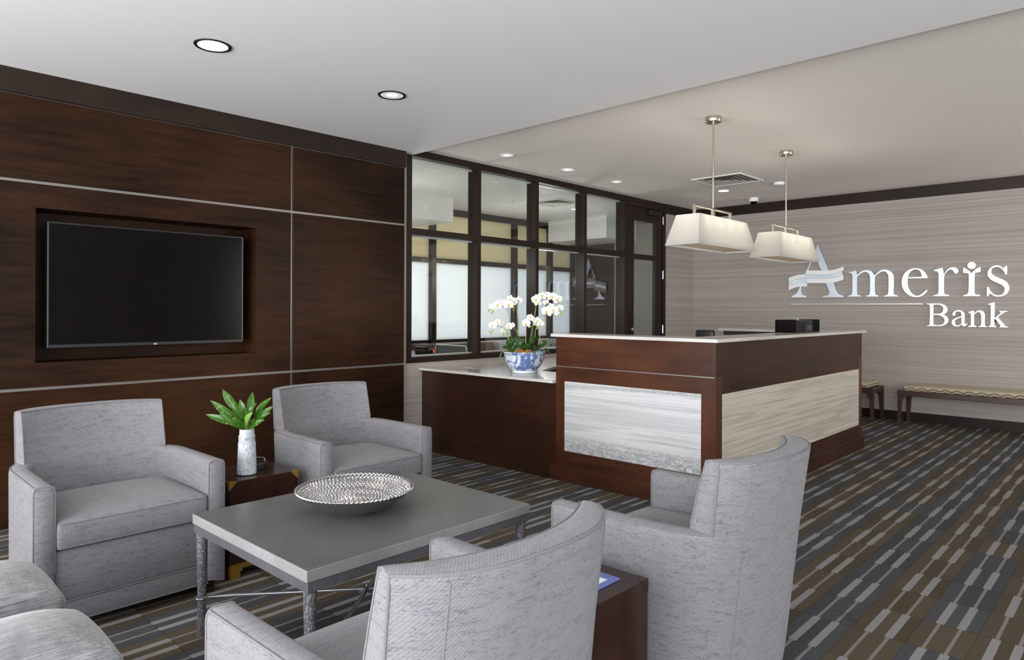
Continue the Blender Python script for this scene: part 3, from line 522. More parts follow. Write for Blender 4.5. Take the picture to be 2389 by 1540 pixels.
# ================================================================ RECEPTION DESK
RD = thing('reception_desk', 'dark cherry wood reception desk with inset travertine panels and marble tops', 'desk', (2.2, 5.2, 0))
DX0, DX1, DY0, DY1 = 1.569, 2.850, 3.965, 6.82
core = BM(); box(core, (DX0+.012, DY0+.012, .02), (DX1-.012, DY0+.22, 1.05)); box(core, (DX1-.24, DY0+.012, .02), (DX1-.012, DY1-.012, 1.05)); obj('carcass', core, M['desk_dark'], RD)
up = BM(); box(up, (DX0, DY0, .846), (DX1, DY0+.02, 1.062), .001, 1); box(up, (DX0, DY0+.02, .846), (DX0+.02, DY0+.235, 1.062)); obj('upper_fascia', up, M['desk_wood'], RD)
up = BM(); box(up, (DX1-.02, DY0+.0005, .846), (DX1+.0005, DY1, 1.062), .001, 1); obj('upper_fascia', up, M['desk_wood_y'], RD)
rl = BM(); box(rl, (DX0, DY0, .735), (DX1, DY0+.02, .838)); box(rl, (DX0, DY0, .10), (DX1, DY0+.02, .222)); obj('rail', rl, M['desk_wood'], RD)
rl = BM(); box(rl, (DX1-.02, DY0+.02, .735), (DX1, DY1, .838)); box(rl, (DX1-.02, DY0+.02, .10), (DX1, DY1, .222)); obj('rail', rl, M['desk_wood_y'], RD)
st = BM(); box(st, (DX0, DY0-.0005, .10), (1.652, DY0+.02, .8385)); obj('stile', st, M['desk_wood_z'], RD)
st = BM(); box(st, (2.752, DY0-.0005, .10), (DX1, DY0+.02, .8385)); obj('stile', st, M['desk_wood_z'], RD)
st = BM(); box(st, (DX1-.02, DY0, .10), (DX1+.0005, 4.050, .8385)); obj('stile', st, M['desk_wood_z'], RD)
st = BM(); box(st, (DX1-.02, 6.734, .10), (DX1+.0005, DY1, .8385)); obj('stile', st, M['desk_wood_z'], RD)
obj('end_panel', bx((DX0, DY0+.02, .10), (DX0+.02, DY0+.235, .8385)), M['desk_wood_z'], RD)
obj('end_panel', bx((DX1-.24, DY1-.02, .10), (DX1-.02, DY1, 1.062)), M['desk_wood_z'], RD)
obj('reveal_strip', bx((DX0+.001, DY0+.004, .8386), (DX1-.012, DY0+.014, .8459)), M['reveal'], RD)
obj('reveal_strip', bx((DX1-.014, DY0+.006, .8386), (DX1-.004, DY1-.002, .8459)), M['black'], RD)  # black on this face puts the side groove's shade into the colour
pn = BM(); box(pn, (1.652, DY0-.003, .222), (2.7515, DY0+.012, .735), .002, 1); obj('travertine_panel', pn, M['marble'], RD, label='white and silver veined travertine panel')
pn = BM(); box(pn, (DX1-.012, 4.0505, .222), (DX1+.003, 6.7335, .735), .002, 1); obj('travertine_panel', pn, M['marble_warm'], RD, label='beige veined travertine panel')
pl_ = BM(); box(pl_, (1.535, 3.945, 0), (2.868, 3.985, .118), .003, 1); obj('plinth', pl_, M['desk_wood'], RD)
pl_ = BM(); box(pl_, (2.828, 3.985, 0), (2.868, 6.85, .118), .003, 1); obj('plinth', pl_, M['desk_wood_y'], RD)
ct = BM(); box(ct, (1.545, 3.928, 1.062), (2.877, 4.213, 1.084), .002, 2); obj('countertop', ct, M['counter'], RD)
ct = BM(); box(ct, (2.585, 4.213, 1.062), (2.877, 6.865, 1.084), .002, 2); obj('countertop', ct, M['counter'], RD)
# far return of the desk
ct = BM(); box(ct, (1.66, 6.36, 1.062), (2.585, 6.66, 1.084), .002, 2); obj('countertop', ct, M['counter'], RD)
rt = BM(); box(rt, (1.70, 6.40, 1.02), (2.61, 6.64, 1.062)); box(rt, (1.78, 6.52, 0), (2.61, 6.64, 1.02)); obj('far_return', rt, M['desk_dark'], RD)
obj('orange_edge_tape', bx((1.80, 6.512, .985), (2.3, 6.52, 1.018)), M['orange'], RD)
# low side desk between the tall desk and the wall
LD = thing('low_desk', 'low dark wood side desk with marble top running to the wall', 'desk', (.8, 4.2, 0))
bd = BM(); box(bd, (.002, 3.966, .119), (1.566, 3.99, .715)); box(bd, (.02, 3.99, .02), (.05, 5.4, .715)); obj('front_panel', bd, M['desk_dark'], LD)
obj('plinth', bx((.002, 3.947, 0), (1.533, 3.966, .1188), .003, 1), M['desk_dark'], LD)
bm = BM(); top = [(.001, 3.928), (1.566, 3.928), (1.566, 4.47), (.99, 4.47), (.76, 4.94), (.62, 5.5), (.62, 7.05), (.001, 7.05)]
lo = [bm.verts.new((x, y, .716)) for x, y in top]; hi = [bm.verts.new((x, y, .739)) for x, y in top]
bm.faces.new(lo[::-1]); bm.faces.new(hi)
for i in range(len(top)): j = (i+1) % len(top); bm.faces.new((lo[i], lo[j], hi[j], hi[i]))
obj('countertop', bm, M['counter'], LD)
obj('cable_grommet', bx((.28, 4.18, .739), (.46, 4.26, .7393)), M['alu'], LD)
wp = BM(); box(wp, (.05, 6.9, 0), (.60, 6.93, .716)); obj('end_support', wp, M['desk_dark'], LD)
# ================================================================ CEILING FITTINGS
def can(name, x, y, z, r, lit, label, group, power, angle=95, frame='black', col=(1, .92, .82)):
    t = thing(name, label, 'light', (x, y, z), 0, group)
    # trim ring below the ceiling, flat reflector disc with lamplight put in as emission
    bm = BM(); lathe(bm, [(r*.80, .0), (r*.80, -.004), (r*.96, -.006), (r, -.002), (r, .0)], 40); obj('trim_ring', bm, M[frame], t, True, world=False)
    bm = BM(); lathe(bm, [(r*.80, -.003), (r*.62, -.0015), (0, -.001)] if lit else [(r*.81, -.003), (r*.60, -.0012), (r*.38, -.0012)], 40); obj('lens' if lit else 'reflector', bm, M['lamp_glow'] if lit else M['refl'], t, True, world=False)
    if not lit:
        bm = BM(); lathe(bm, [(r*.40, -.0014), (0, -.0014)], 24); obj('lamp', bm, M['lamp_soft'], t, True, world=False)
    if power: spot('downlight_beam', (x, y, z-.02), power, angle, col)
can('recessed_downlight', 1.245, 1.541, ZS, .093, True, 'large glowing downlight in the lowered ceiling over the television wall', 'ceiling downlights', 16, 110)
can('recessed_downlight', 1.261, 2.68, ZS, .090, False, 'large dark-rimmed downlight in the lowered ceiling above the far armchair', 'ceiling downlights', 22, 110)
for (x, y), lb in zip(((.452, 4.594), (.454, 5.48), (.445, 6.364)), ('small downlight nearest the lowered ceiling edge, by the glass partition', 'small middle downlight of the row along the glass partition', 'small downlight furthest along the row by the glass partition')):
    can('recessed_downlight', x, y, ZC, .075, False, lb, 'ceiling downlights', 9, 100, 'alu')
can('recessed_downlight', 1.058, 7.693, ZC, .075, True, 'small lit downlight beside the square ceiling vent', 'ceiling downlights', 9, 100, 'alu')
def vent(name, x, y, z, s, label, group=None):
    t = thing(name, label, 'vent', (x, y, z), 0, group)
    fr = BM()
    for lo, hi in (((-s, -s), (s, -s+.03)), ((-s, s-.03), (s, s)), ((-s, -s+.03), (-s+.03, s-.03)), ((s-.03, -s+.03), (s, s-.03))): box(fr, (*lo, -.012), (*hi, -.001), .002, 1)
    obj('frame', fr, M['white'], t, world=False)
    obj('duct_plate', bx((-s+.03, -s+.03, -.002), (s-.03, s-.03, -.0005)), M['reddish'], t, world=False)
    for k, q in enumerate((.80, .58, .36, .14)):
        bm = BM(); a = s*q; c = s*(q-.15); V = []
        lo = [bm.verts.new((i*a, j*a, -.010)) for i, j in ((-1, -1), (1, -1), (1, 1), (-1, 1))]; hi = [bm.verts.new((i*max(c, .01), j*max(c, .01), -.003)) for i, j in ((-1, -1), (1, -1), (1, 1), (-1, 1))]
        for i in range(4): j = (i+1) % 4; bm.faces.new((lo[i], lo[j], hi[j], hi[i]))
        obj('louver', bm, M['alu'], t, world=False)
vent('ceiling_vent', 1.41, 7.07, ZC, .285, 'square louvred air vent in the ceiling over the reception desk')
vent('ceiling_vent', -1.0, 7.06, ZC, .26, 'square air vent in the office ceiling seen through glass')
t = thing('dome_camera', 'white security dome camera with black bubble near the sign wall', 'camera', (1.097, 8.445, ZC))
bm = BM(); lathe(bm, [(0, 0), (.056, 0), (.058, -.02), (.056, -.045), (.046, -.05), (0, -.05)], 32); obj('housing', bm, M['white'], t, True, world=False)
bm = BM(); lathe(bm, [(.045, -.048), (.043, -.064), (.032, -.080), (.016, -.089), (0, -.091)], 28); obj('bubble', bm, M['black_gloss'], t, True, world=False)
bm = BM(); lathe(bm, [(0, 0), (.058, 0), (.060, -.012), (.056, -.026), (.04, -.034), (0, -.035)], 32); bmesh.ops.translate(bm, verts=bm.verts[:], vec=(1.755, 7.616, ZC)); tag(obj('smoke_detector', bm, M['white'], None, True), 'flat white smoke detector on the ceiling beside the right pendant rod', 'detector')
t = thing('smoke_detector', 'white smoke detector on the office ceiling behind the second glass pane', 'detector', (-1.18, 6.36, ZC))
bm = BM(); lathe(bm, [(0, 0), (.085, 0), (.085, -.012), (.05, -.018), (0, -.018)], 32); obj('mount', bm, M['white'], t, True, world=False)
bm = BM(); lathe(bm, [(0, -.018), (.045, -.018), (.043, -.06), (.03, -.075), (0, -.078)], 28); obj('sensor', bm, M['white'], t, True, world=False)
# pendants
def pendant(x, y, label):
    t = thing('pendant_lamp', label, 'lamp', (x, y, 1.716), 0, 'linen pendants over the reception desk'); z0 = 0
    bm = BM(); lathe(bm, [(0, .974), (.056, .974), (.058, .966), (.058, .938), (.054, .932), (0, .932)], 36); obj('canopy', bm, M['nickel'], t, True, world=False)
    obj('rod', cyl(BM(), (0, 0, .30), (0, 0, .935), .0075, 12), M['nickel'], t, True, world=False)
    br = BM(); w_ = .011
    box(br, (-w_, -.285, .285), (w_, .285, .297), .001, 1)
    for s_ in (-1, 1): box(br, (-w_, s_*.285-(0 if s_ < 0 else .014), .215), (w_, s_*.285+(.014 if s_ < 0 else 0), .286), .001, 1)
    box(br, (-w_, -.012, .215), (w_, .012, .286)); obj('bracket', br, M['nickel'], t, world=False)
    def ring(z, a, b): return [(-b, -a, z), (b, -a, z), (b, a, z), (-b, a, z)]
    sh = BM(); rows = [ring(0, .459, .130), ring(.219, .375, .090)]
    V = grid(sh, rows, True); bmesh.ops.solidify(sh, geom=sh.faces[:], thickness=.003); obj('lamp_shade', sh, M['shade'], t, world=False)
    df = BM(); box(df, (-.116, -.440, .012), (.116, .440, .016)); obj('diffuser', df, M['diffuser'], t, world=False)
    for s_ in (-.27, -.09, .09, .27):
        l = bpy.data.lights.new('pendant_bulb', 'POINT'); l.energy = 1.25; l.color = (1, .93, .83); l.shadow_soft_size = .04
        o = bpy.data.objects.new('pendant_bulb', l); C.objects.link(o); o.location = (x, y+s_, 1.716+.19)
    return t
pendant(2.444, 4.715, 'nearer linen trapezoid pendant, overlapping the one behind it')
pendant(2.414, 6.149, 'further linen trapezoid pendant, overlapping the silver letter A')
# ================================================================ SIGN
SG = thing('wall_sign', 'large polished silver serif letters of the bank sign on the grasscloth wall', 'sign', (2.5, 8.92, 1.08))
def glyph(name, keys, y0, y1, m, parent, label=None):
    cu = bpy.data.curves.new('tmp', 'CURVE'); cu.dimensions = '2D'; cu.fill_mode = 'BOTH'
    for key in keys:
        for loop in GLYPHS[key]:
            sp = cu.splines.new('POLY'); sp.points.add(len(loop)-1); sp.use_cyclic_u = True
            for p, (x, z) in zip(sp.points, loop): p.co = (x, z, 0, 1)
    cu.extrude = (y1-y0)/2; cu.bevel_depth = .0016; cu.bevel_resolution = 1; cu.offset = -.0014
    o = bpy.data.objects.new('tmp', cu); C.objects.link(o); dg = bpy.context.evaluated_depsgraph_get(); dg.update()
    me = bpy.data.meshes.new_from_object(o.evaluated_get(dg)); bpy.data.objects.remove(o)
    me.transform(Matrix.Translation((0, (y0+y1)/2, 0)) @ Matrix.Rotation(PI/2, 4, 'X')); me.transform(Matrix.Translation(-parent.location))
    me.name = name; me.materials.clear(); me.materials.append(m); ob = bpy.data.objects.new(name, me); C.objects.link(ob); ob.parent = parent
    if label: ob['label'] = label
    return ob
for ks in (('A',), ('m',), ('e',), ('r',), ('i', 'dot'), ('s',), ('B',), ('a',), ('n',), ('k',)): glyph('letter', ks, 8.897, 8.9195, M['chrome'], SG)
for k_ in ('r1t', 'r1b', 'r2t', 'r2b'): glyph('ribbon', (k_,), 8.880, 8.897, M['sign_white'], SG, 'white curved ribbon band across the letter A')
for k_ in ('r1m', 'r2m'): glyph('ribbon', (k_,), 8.884, 8.897, M['chrome'], SG, 'silver curved ribbon band across the letter A')
obj('underline', bx((1.391, 8.900, 1.340), (2.884, 8.9195, 1.352), .001, 1), M['steel_hinge'], SG)
# ================================================================ TELEVISION
TV = thing('television', 'large black wall television in the wood niche', 'television', (.0, 1.683, 1.018))
obj('bezel', bx((-.03, 1.083, 1.018), (.03, 2.283, 1.778), .004, 2), M['black'], TV)
obj('screen', bx((.028, 1.093, 1.040), (.0312, 2.273, 1.768)), M['black_gloss'], TV)
obj('edge_strip', bx((.0, 2.2825, 1.03), (.028, 2.2838, 1.77)), M['alu'], TV)
lg = BM(); q = lambda y0, z0, y1, z1: box(lg, (.030, y0, z0), (.0316, y1, z1))
yy = 1.680; q(yy, 1.0235, yy+.0016, 1.0315); q(yy+.0052, 1.0235, yy+.0068, 1.0315); grid(lg, [[(.0316, yy+.0008, 1.0315), (.0316, yy+.0024, 1.0315)], [(.0316, yy+.0044, 1.0235), (.0316, yy+.006, 1.0235)]])
yy = 1.689; q(yy, 1.0235, yy+.0016, 1.0315); [q(yy, z, yy+.006, z+.0014) for z in (1.0235, 1.0268, 1.0301)]
yy = 1.697; q(yy, 1.0235, yy+.0016, 1.0315); [q(yy, z, yy+.0064, z+.0015) for z in (1.0235, 1.0300)]
obj('maker_mark', lg, M['white'], TV)
mt = BM(); box(mt, (-.17, 1.45, 1.25), (-.03, 1.92, 1.55)); obj('wall_mount', mt, M['black'], TV)
# ================================================================ ARMCHAIRS
def lerp(a, b, k): return a+(b-a)*k
def interp(x, pts):
    for (a, va), (b, vb) in zip(pts, pts[1:]):
        if x <= b: return lerp(va, vb, max(0, (x-a)/(b-a)))
    return pts[-1][1]
TE = .951
def outer(t, z):
    rear = interp(z, [(.045, -.62), (.10, -.63), (.6, -.69), (.81, -.722)]); c, s = math.cos(t), math.sin(t)
    return Vector((-.38+(rear+.38)*abs(c)**(2/2.6), .355*math.copysign(abs(s)**(2/2.6), s), z))
def arm_mesh(sg):
    T = .070; st = []
    for x in (0.0, -.006, -.05, -.12, -.20, -.28, -.34): st.append((x, lerp(.36, .355, min(1, -x/.38)), None))
    for k in range(0, 13): st.append((0, 0, PI/2-(PI/2-TE)*k/12))
    rows = []; edge = []
    for i, (x, y, t) in enumerate(st):
        sh = .006 if i == 0 else 0
        def out(z):
            return Vector((x, y, z)) if t is None else outer(t, z)
        if t is None: n = Vector((0, 1, 0))
        else:
            d = outer(min(t+.02, PI/2), .5)-outer(t-.02, .5); n = Vector((d.y, -d.x, 0)); n.normalize()
            if n.y < 0: n = -n
        Tt = T if t is None else lerp(T, .085, (PI/2-t)/(PI/2-TE))
        r = []
        for z, k in ((.045, 0), (.15, 0), (.30, 0), (.45, 0), (.560, 0), (.572, .0015), (.581, .006), (.585, .014)): r.append(out(z)-n*(k+sh)-Vector((0, 0, sh if z > .5 else 0)))
        for z, k in ((.585, Tt-.014), (.581, Tt-.006), (.572, Tt-.0015), (.560, Tt), (.45, Tt), (.25, Tt), (.06, Tt)): r.append(out(z)*0+Vector((out(.58).x, out(.58).y, z))-n*(k-sh)-Vector((0, 0, sh if z > .5 else 0)))
        r = [Vector((p.x, p.y*sg, p.z)) for p in r]; rows.append(r); edge.append(r)
    bm = BM(); V = grid(bm, rows); bm.faces.new(V[0]); bm.faces.new(V[-1][::-1]); return bm, edge
def back_inner(u, z):
    xe = interp(z, [(.40, -.47), (.585, -.50), (.81, -.552)]); xc = interp(z, [(.40, -.535), (.585, -.595), (.81, -.640)])
    return Vector((lerp(xe, xc, 1-abs(u)**2.2), .288*u, z))
def back_mesh():
    rows = []; ZT = .808; oe = []; ie = []
    for k in range(41):
        u = -1+2*k/40; t = u*TE; r = []
        for z in (.045, .15, .30, .45, .58, .70, .785): r.append(outer(t, z))
        O = outer(t, ZT); I = back_inner(u, ZT); th = (I-O); L = th.length; th.normalize()
        r += [O+th*.0015-Vector((0, 0, .010)), O+th*.006-Vector((0, 0, .003)), O+th*.014, I-th*.016+Vector((0, 0, .001)), I-th*.007-Vector((0, 0, .003)), I-th*.001-Vector((0, 0, .010))]
        for z in (.785, .74, .68, .62, .55, .48, .40, .20): r.append(back_inner(u, z if z > .35 else .40)*1.0 if z > .35 else Vector((back_inner(u, .40).x, back_inner(u, .40).y, .20)))
        rows.append(r); oe.append(O+th*.004-Vector((0, 0, .004))); ie.append(I-th*.004-Vector((0, 0, .004)))
    bm = BM(); V = grid(bm, rows); bm.faces.new(V[0]); bm.faces.new(V[-1][::-1]); return bm, rows, oe, ie
def cushion_mesh(lo, hi, bev, crown, cuts=10):
    bm = bx(lo, hi, bev, 3); big = [e for e in bm.edges if e.calc_length() > .08]
    bmesh.ops.subdivide_edges(bm, edges=big, cuts=cuts, use_grid_fill=True); cx, cy = (lo[0]+hi[0])/2, (lo[1]+hi[1])/2; hx, hy = (hi[0]-lo[0])/2, (hi[1]-lo[1])/2; zm = (lo[2]+hi[2])/2
    for v in bm.verts:
        a = max(0, 1-abs((v.co.x-cx)/hx)**2.4); b = max(0, 1-abs((v.co.y-cy)/hy)**2.4)
        if v.co.z > zm: v.co.z += crown*(a*b)**.75
    return bm
def round_rect(x0, x1, y0, y1, z, r, n=5):
    P = []
    for cx, cy, a0 in ((x1-r, y1-r, 0), (x0+r, y1-r, PI/2), (x0+r, y0+r, PI), (x1-r, y0+r, 1.5*PI)):
        for k in range(n+1): a = a0+PI/2*k/n; P.append((cx+r*math.cos(a), cy+r*math.sin(a), z))
    return P
def make_chair(label):
    t = thing('armchair', label, 'armchair', (1.80, 1.005, 0), 0, 'grey linen armchairs around the coffee table')
    for sg in (1, -1):
        bm, rows = arm_mesh(sg); a = obj('arm', bm, M['linen'], t, 50, world=False)
        pb = BM(); tube(pb, [p+Vector((.001, 0, 0)) for p in rows[1]][:-1], .0032, 6); tube(pb, [r[6] for r in rows[1:]], .003, 6); obj('piping', pb, M['piping'], a, True, world=False)
    bm, rows, oe, ie = back_mesh(); b = obj('backrest', bm, M['linen'], t, 50, world=False)
    pb = BM(); tube(pb, [rows[0][4]]+[rows[0][5], rows[0][6]]+oe+[rows[-1][6], rows[-1][5], rows[-1][4]], .0034, 6); tube(pb, [back_inner(-1, .60), back_inner(-1, .70)]+ie+[back_inner(1, .70), back_inner(1, .60)], .0030, 6)
    obj('piping', pb, M['piping'], b, True, world=False)
    for u in (-.62, .62):
        sb = BM(); tube(sb, [outer(u*TE, z)*1.0008 for z in (.05, .2, .4, .6, .79)], .0013, 5); obj('seam', sb, M['piping'], b, True, world=False)
    c = obj('seat_cushion', cushion_mesh((-.52, -.286, .333), (.006, .286, .440), .016, .034), M['linen'], t, 50, world=False)
    pb = BM(); tube(pb, round_rect(-.51, .004, -.283, .283, .433, .018), .0034, 6, closed=True); tube(pb, round_rect(-.51, .004, -.283, .283, .341, .018), .0030, 6, closed=True); obj('piping', pb, M['piping'], c, True, world=False)
    fp = BM(); box(fp, (-.10, -.292, .13), (-.010, .292, .330), .012); box(fp, (-.10, -.292, .045), (-.007, .292, .134), .004); p_ = obj('front_rail', fp, M['linen'], t, 50, world=False)
    pb = BM(); tube(pb, [(-.006, -.29, .133), (-.006, .29, .133)], .0026, 6); tube(pb, [(-.006, -.29, .050), (-.006, .29, .050)], .0026, 6); obj('piping', pb, M['piping'], p_, True, world=False)
    obj('deck', bx((-.56, -.27, .05), (-.10, .27, .333)), M['linen'], t, world=False)
    for x, y in ((-.045, .30), (-.045, -.30), (-.52, .24), (-.52, -.24)): obj('leg', bx((x-.024, y-.024, 0), (x+.024, y+.024, .05), .002, 1), M['end_wood'], t, world=False)
    return t
ch = make_chair('grey linen armchair in front of the television, left of the vase table')
GC = 'grey linen armchairs around the coffee table'
dup(ch, (1.80, 2.21, 0), 0, 'grey linen armchair against the wood wall beside the low desk', GC)
dup(ch, (3.29, 1.015, 0), PI, 'nearest grey linen armchair seen from behind, its back cutting the bottom edge', GC)
dup(ch, (3.29, 2.22, 0), PI, 'grey linen armchair seen from behind in front of the tall reception desk', GC)
# ================================================================ OTTOMANS
def ottoman(label):
    t = thing('ottoman', label, 'ottoman', (2.24, .405, 0), 0, 'silver ottomans at the end of the coffee table'); h = .197
    obj('top_cushion', cushion_mesh((-h, -h, .285), (h, h, .388), .032, .078, 12), M['velvet'], t, 50, world=False)
    obj('base', bx((-h+.006, -h+.006, .05), (h-.006, h-.006, .287), .02, 3), M['velvet'], t, 50, world=False)
    pb = BM(); tube(pb, round_rect(-h, h, -h, h, .286, .022), .004, 6, closed=True); obj('piping', pb, M['velvet'], t, True, world=False)
    for x in (-1, 1):
        for y in (-1, 1): obj('leg', bx((x*.155-.02, y*.155-.02, 0), (x*.155+.02, y*.155+.02, .052)), M['end_wood'], t, world=False)
    return t
o1 = ottoman('silver velvet ottoman further from the camera, beside the television armchair')
dup(o1, (2.765, .405, 0), 0, 'nearer silver velvet ottoman in the bottom left corner', 'silver ottomans at the end of the coffee table')
# ================================================================ COFFEE TABLE
TX0, TX1, TY0, TY1, TZ = 2.145, 2.985, 1.085, 2.09, .472
CT = thing('coffee_table', 'rectangular coffee table with dark speckled stone top on hammered metal legs', 'table', ((TX0+TX1)/2, (TY0+TY1)/2, 0))
tt = obj('tabletop', bx((TX0, TY0, TZ-.038), (TX1, TY1, TZ), .0025, 2), [M['terrazzo'], M['terrazzo_edge']], CT)
for p in tt.data.polygons: p.material_index = 0 if p.normal.z > .5 else 1
ap = BM(); i_ = .004
for lo, hi in (((TX0+i_, TY0+i_), (TX1-i_, TY0+i_+.02)), ((TX0+i_, TY1-i_-.02), (TX1-i_, TY1-i_)), ((TX0+i_, TY0+i_+.02), (TX0+i_+.02, TY1-i_-.02)), ((TX1-i_-.02, TY0+i_+.02), (TX1-i_, TY1-i_-.02))): box(ap, (*lo, TZ-.072), (*hi, TZ-.038), .002, 1)
obj('apron', ap, M['iron'], CT)
lc = [(TX0+.026, TY0+.026), (TX1-.026, TY0+.026), (TX1-.026, TY1-.026), (TX0+.026, TY1-.026)]
for x, y in lc:
    bm = BM(); lathe(bm, [(0, 0), (.016, 0), (.0165, .02), (.0155, .15), (.018, .30), (.0205, TZ-.085), (.0215, TZ-.065), (0, TZ-.065)], 24, (x, y, 0)); L = obj('leg', bm, M['hammered'], CT, True)
    r = BM(); tube(r, [(x+.0195*math.cos(a*PI/8), y+.0195*math.sin(a*PI/8), .150) for a in range(16)], .0048, 8, closed=True); obj('collar', r, M['iron'], L, True)
cxm, cym = (TX0+TX1)/2, (TY0+TY1)/2
for a, b_, dz in ((0, 2, .006), (1, 3, -.006)):
    p, q_ = Vector((*lc[a], .15)), Vector((*lc[b_], .15)); d_ = (q_-p).normalized()
    tb = BM(); tube(tb, [p+d_*.02, p+d_*.12+Vector((0, 0, dz*.5)), Vector((cxm, cym, .15+dz)), q_-d_*.12+Vector((0, 0, dz*.5)), q_-d_*.02], [.0035, .0075, .0078, .0075, .0035], 10); obj('stretcher', tb, M['iron'], CT, True)
kn = BM(); tube(kn, [(cxm-.012, cym-.014, .143), (cxm+.014, cym-.010, .163), (cxm+.012, cym+.014, .143), (cxm-.014, cym+.012, .163)], .008, 8, closed=True); obj('knot', kn, M['iron'], CT, True)
# decorative bowl, inside covered in raised beads
BW = thing('decorative_bowl', 'round beaded silver bowl in the middle of the coffee table', 'bowl', (2.560, 1.540, TZ))
R = .223; Hh = .083
def pz(r): return .006+Hh*(r/R)**2.1
rows = []; NR = 22; NB = 84; sub = 5
for i in range(NR*sub+1):
    r = .012+(R-.004-.012)*i/(NR*sub); ring_ = int(i/sub); fr = (i % sub)/sub; row = []
    n_ = max(10, int(NB*(ring_+.5)/NR)) if ring_ < NR else NB
    for k in range(NB*sub):
        a = 2*PI*k/(NB*sub); ph = (.37*ring_*ring_) % 1
        c = math.cos(2*PI*(a/(2*PI)*n_+ph)); hgt = .0058*max(0, c)**.8*(math.sin(PI*min(1, fr+.12))**.5)
        if i == NR*sub: hgt = 0
        sl = Hh*2.1/R*(r/R)**1.1; nv = Vector((-sl*math.cos(a), -sl*math.sin(a), 1)).normalized()
        row.append(Vector((r*math.cos(a), r*math.sin(a), pz(r)))+nv*hgt)
    rows.append(row)
bm = BM(); V = grid(bm, rows, True); bm.faces.new(V[0][::-1]); obj('beaded_inside', bm, M['bowl_metal'], BW, True, world=False, uv=False)
bm = BM(); lathe(bm, [(0, 0), (.062, 0), (.066, .003), (.10, .012), (.14, .027), (.18, .052), (.21, .074), (R-.001, .087), (R-.004, .0888)], 72); obj('outside', bm, M['bowl_out'], BW, True, world=False)
rm = BM(); NS = 80
tube(rm, [((R-.001+.0022*math.cos(NS*2*PI*k/(NS*6)))*math.cos(2*PI*k/(NS*6)), (R-.001+.0022*math.cos(NS*2*PI*k/(NS*6)))*math.sin(2*PI*k/(NS*6)), .0905+.0022*math.cos(NS*2*PI*k/(NS*6))) for k in range(NS*6)], .0042, 8, closed=True); obj('beaded_rim', rm, M['bowl_metal'], BW, True, world=False, uv=False)
# ================================================================ SIDE TABLES
def side_table(x0, y0, label):
    t = thing('side_table', label, 'table', (x0+.175, y0+.175, 0), 0, 'dark wood cube side tables between armchairs'); h = .175
    obj('cabinet_body', bx((-h, -h, .065), (h, h, .453), .0015, 1), M['end_wood'], t, world=False)
    ft = BM(); w_ = .10
    for sx in (-1, 1):
        for sy in (-1, 1):
            # bracket foot: long plate with a stepped tip on two sides
            for ax in (0, 1):
                P2 = [(h+.001, 0), (h-.055, 0), (h-.055, .028), (h-.065, .028), (h-.065, .042), (-.0, .042), (-.0, .066), (h+.001, .066)]
                V = []
                for dz in (h+.001, h-.010):
                    V.append([ft.verts.new(((sx*a, sy*dz, z) if ax == 0 else (sx*dz, sy*a, z))) for a, z in P2])
                ft.faces.new(V[0]); ft.faces.new(V[1][::-1])
                for i in range(len(P2)): j = (i+1) % len(P2); ft.faces.new((V[0][i], V[0][j], V[1][j], V[1][i]))
    obj('bracket_foot', ft, M['brass'], t, world=False)
    for sx in (-1, 1):
        for sy in (-1, 1):
            b = BM(); e = .001; a = h+e; z = .453+e; q = .042
            c0 = b.verts.new((sx*a, sy*a, z)); c1 = b.verts.new((sx*(a-q), sy*a, z)); c2 = b.verts.new((sx*a, sy*(a-q), z)); c3 = b.verts.new((sx*a, sy*a, z-q)); ci = b.verts.new((sx*(a-.006), sy*(a-.006), z-.006))
            for f3 in ((c0, c1, c2), (c0, c2, c3), (c0, c3, c1), (c1, c2, ci), (c2, c3, ci), (c3, c1, ci)): b.faces.new(f3)
            obj('brass_corner', b, M['brass'], t, world=False)
    return t
s1 = side_table(1.36, 1.425, 'dark wood cube table with brass corners holding the vase')
s2 = dup(s1, (3.555, 1.615, 0), 0, 'dark wood cube table holding the leaflet, behind the nearest armchair', 'dark wood cube side tables between armchairs')
for c_ in s2.children:
    if c_.name.startswith('brass_corner'): c_.material_slots[0].link = 'OBJECT'; c_.material_slots[0].material = M['end_wood']; c_.name = 'corner_inlay'
# vase and foliage
VS = thing('vase', 'tall white vase with blue speckles on the cube table', 'vase', (1.604, 1.561, .454))
bm = BM(); lathe(bm, [(0, 0), (.040, 0), (.0455, .004), (.0455, .012), (.0440, .06), (.0420, .11), (.0405, .148), (.0412, .1485), (.0412, .153), (.0385, .155), (.0380, .182), (.0388, .183), (.0385, .187), (.0352, .189), (.0340, .219), (.0325, .220), (.0318, .216), (.033, .15), (.034, .02), (0, .015)], 48); obj('vase_body', bm, M['vase'], VS, True, world=False)
RV = Vector((math.cos(YAW), math.sin(YAW), 0)); FV = Vector((-math.sin(YAW), math.cos(YAW), 0)); ZV = Vector((0, 0, 1))
def leaf(name, base, tip, width, bend, m, parent, face=None, fold=.25, n=10, mid=.5):
    base, tip = Vector(base), Vector(tip); ax = tip-base; L = ax.length; ax.normalize(); face = Vector(face or (.55, -.75, .45)); side = ax.cross(face).normalized(); nor = side.cross(ax).normalized()
    rows = []
    for i in range(n+1):
        s_ = i/n; c = base+ax*L*s_+nor*bend*math.sin(PI*s_); e = (1-abs(2*(s_**(.693/math.log(1/mid)))-1)**2.1); w_ = width*.5*max(.03, e)
        if s_ == 1: w_ = .0004
        rows.append([c+side*w_*k-nor*(-fold)*abs(k)*w_ for k in (-1, -.6, -.2, 0, .2, .6, 1)])
    bm = BM(); grid(bm, rows); bmesh.ops.solidify(bm, geom=bm.faces[:], thickness=.0009); return obj(name, bm, m, parent, 60)
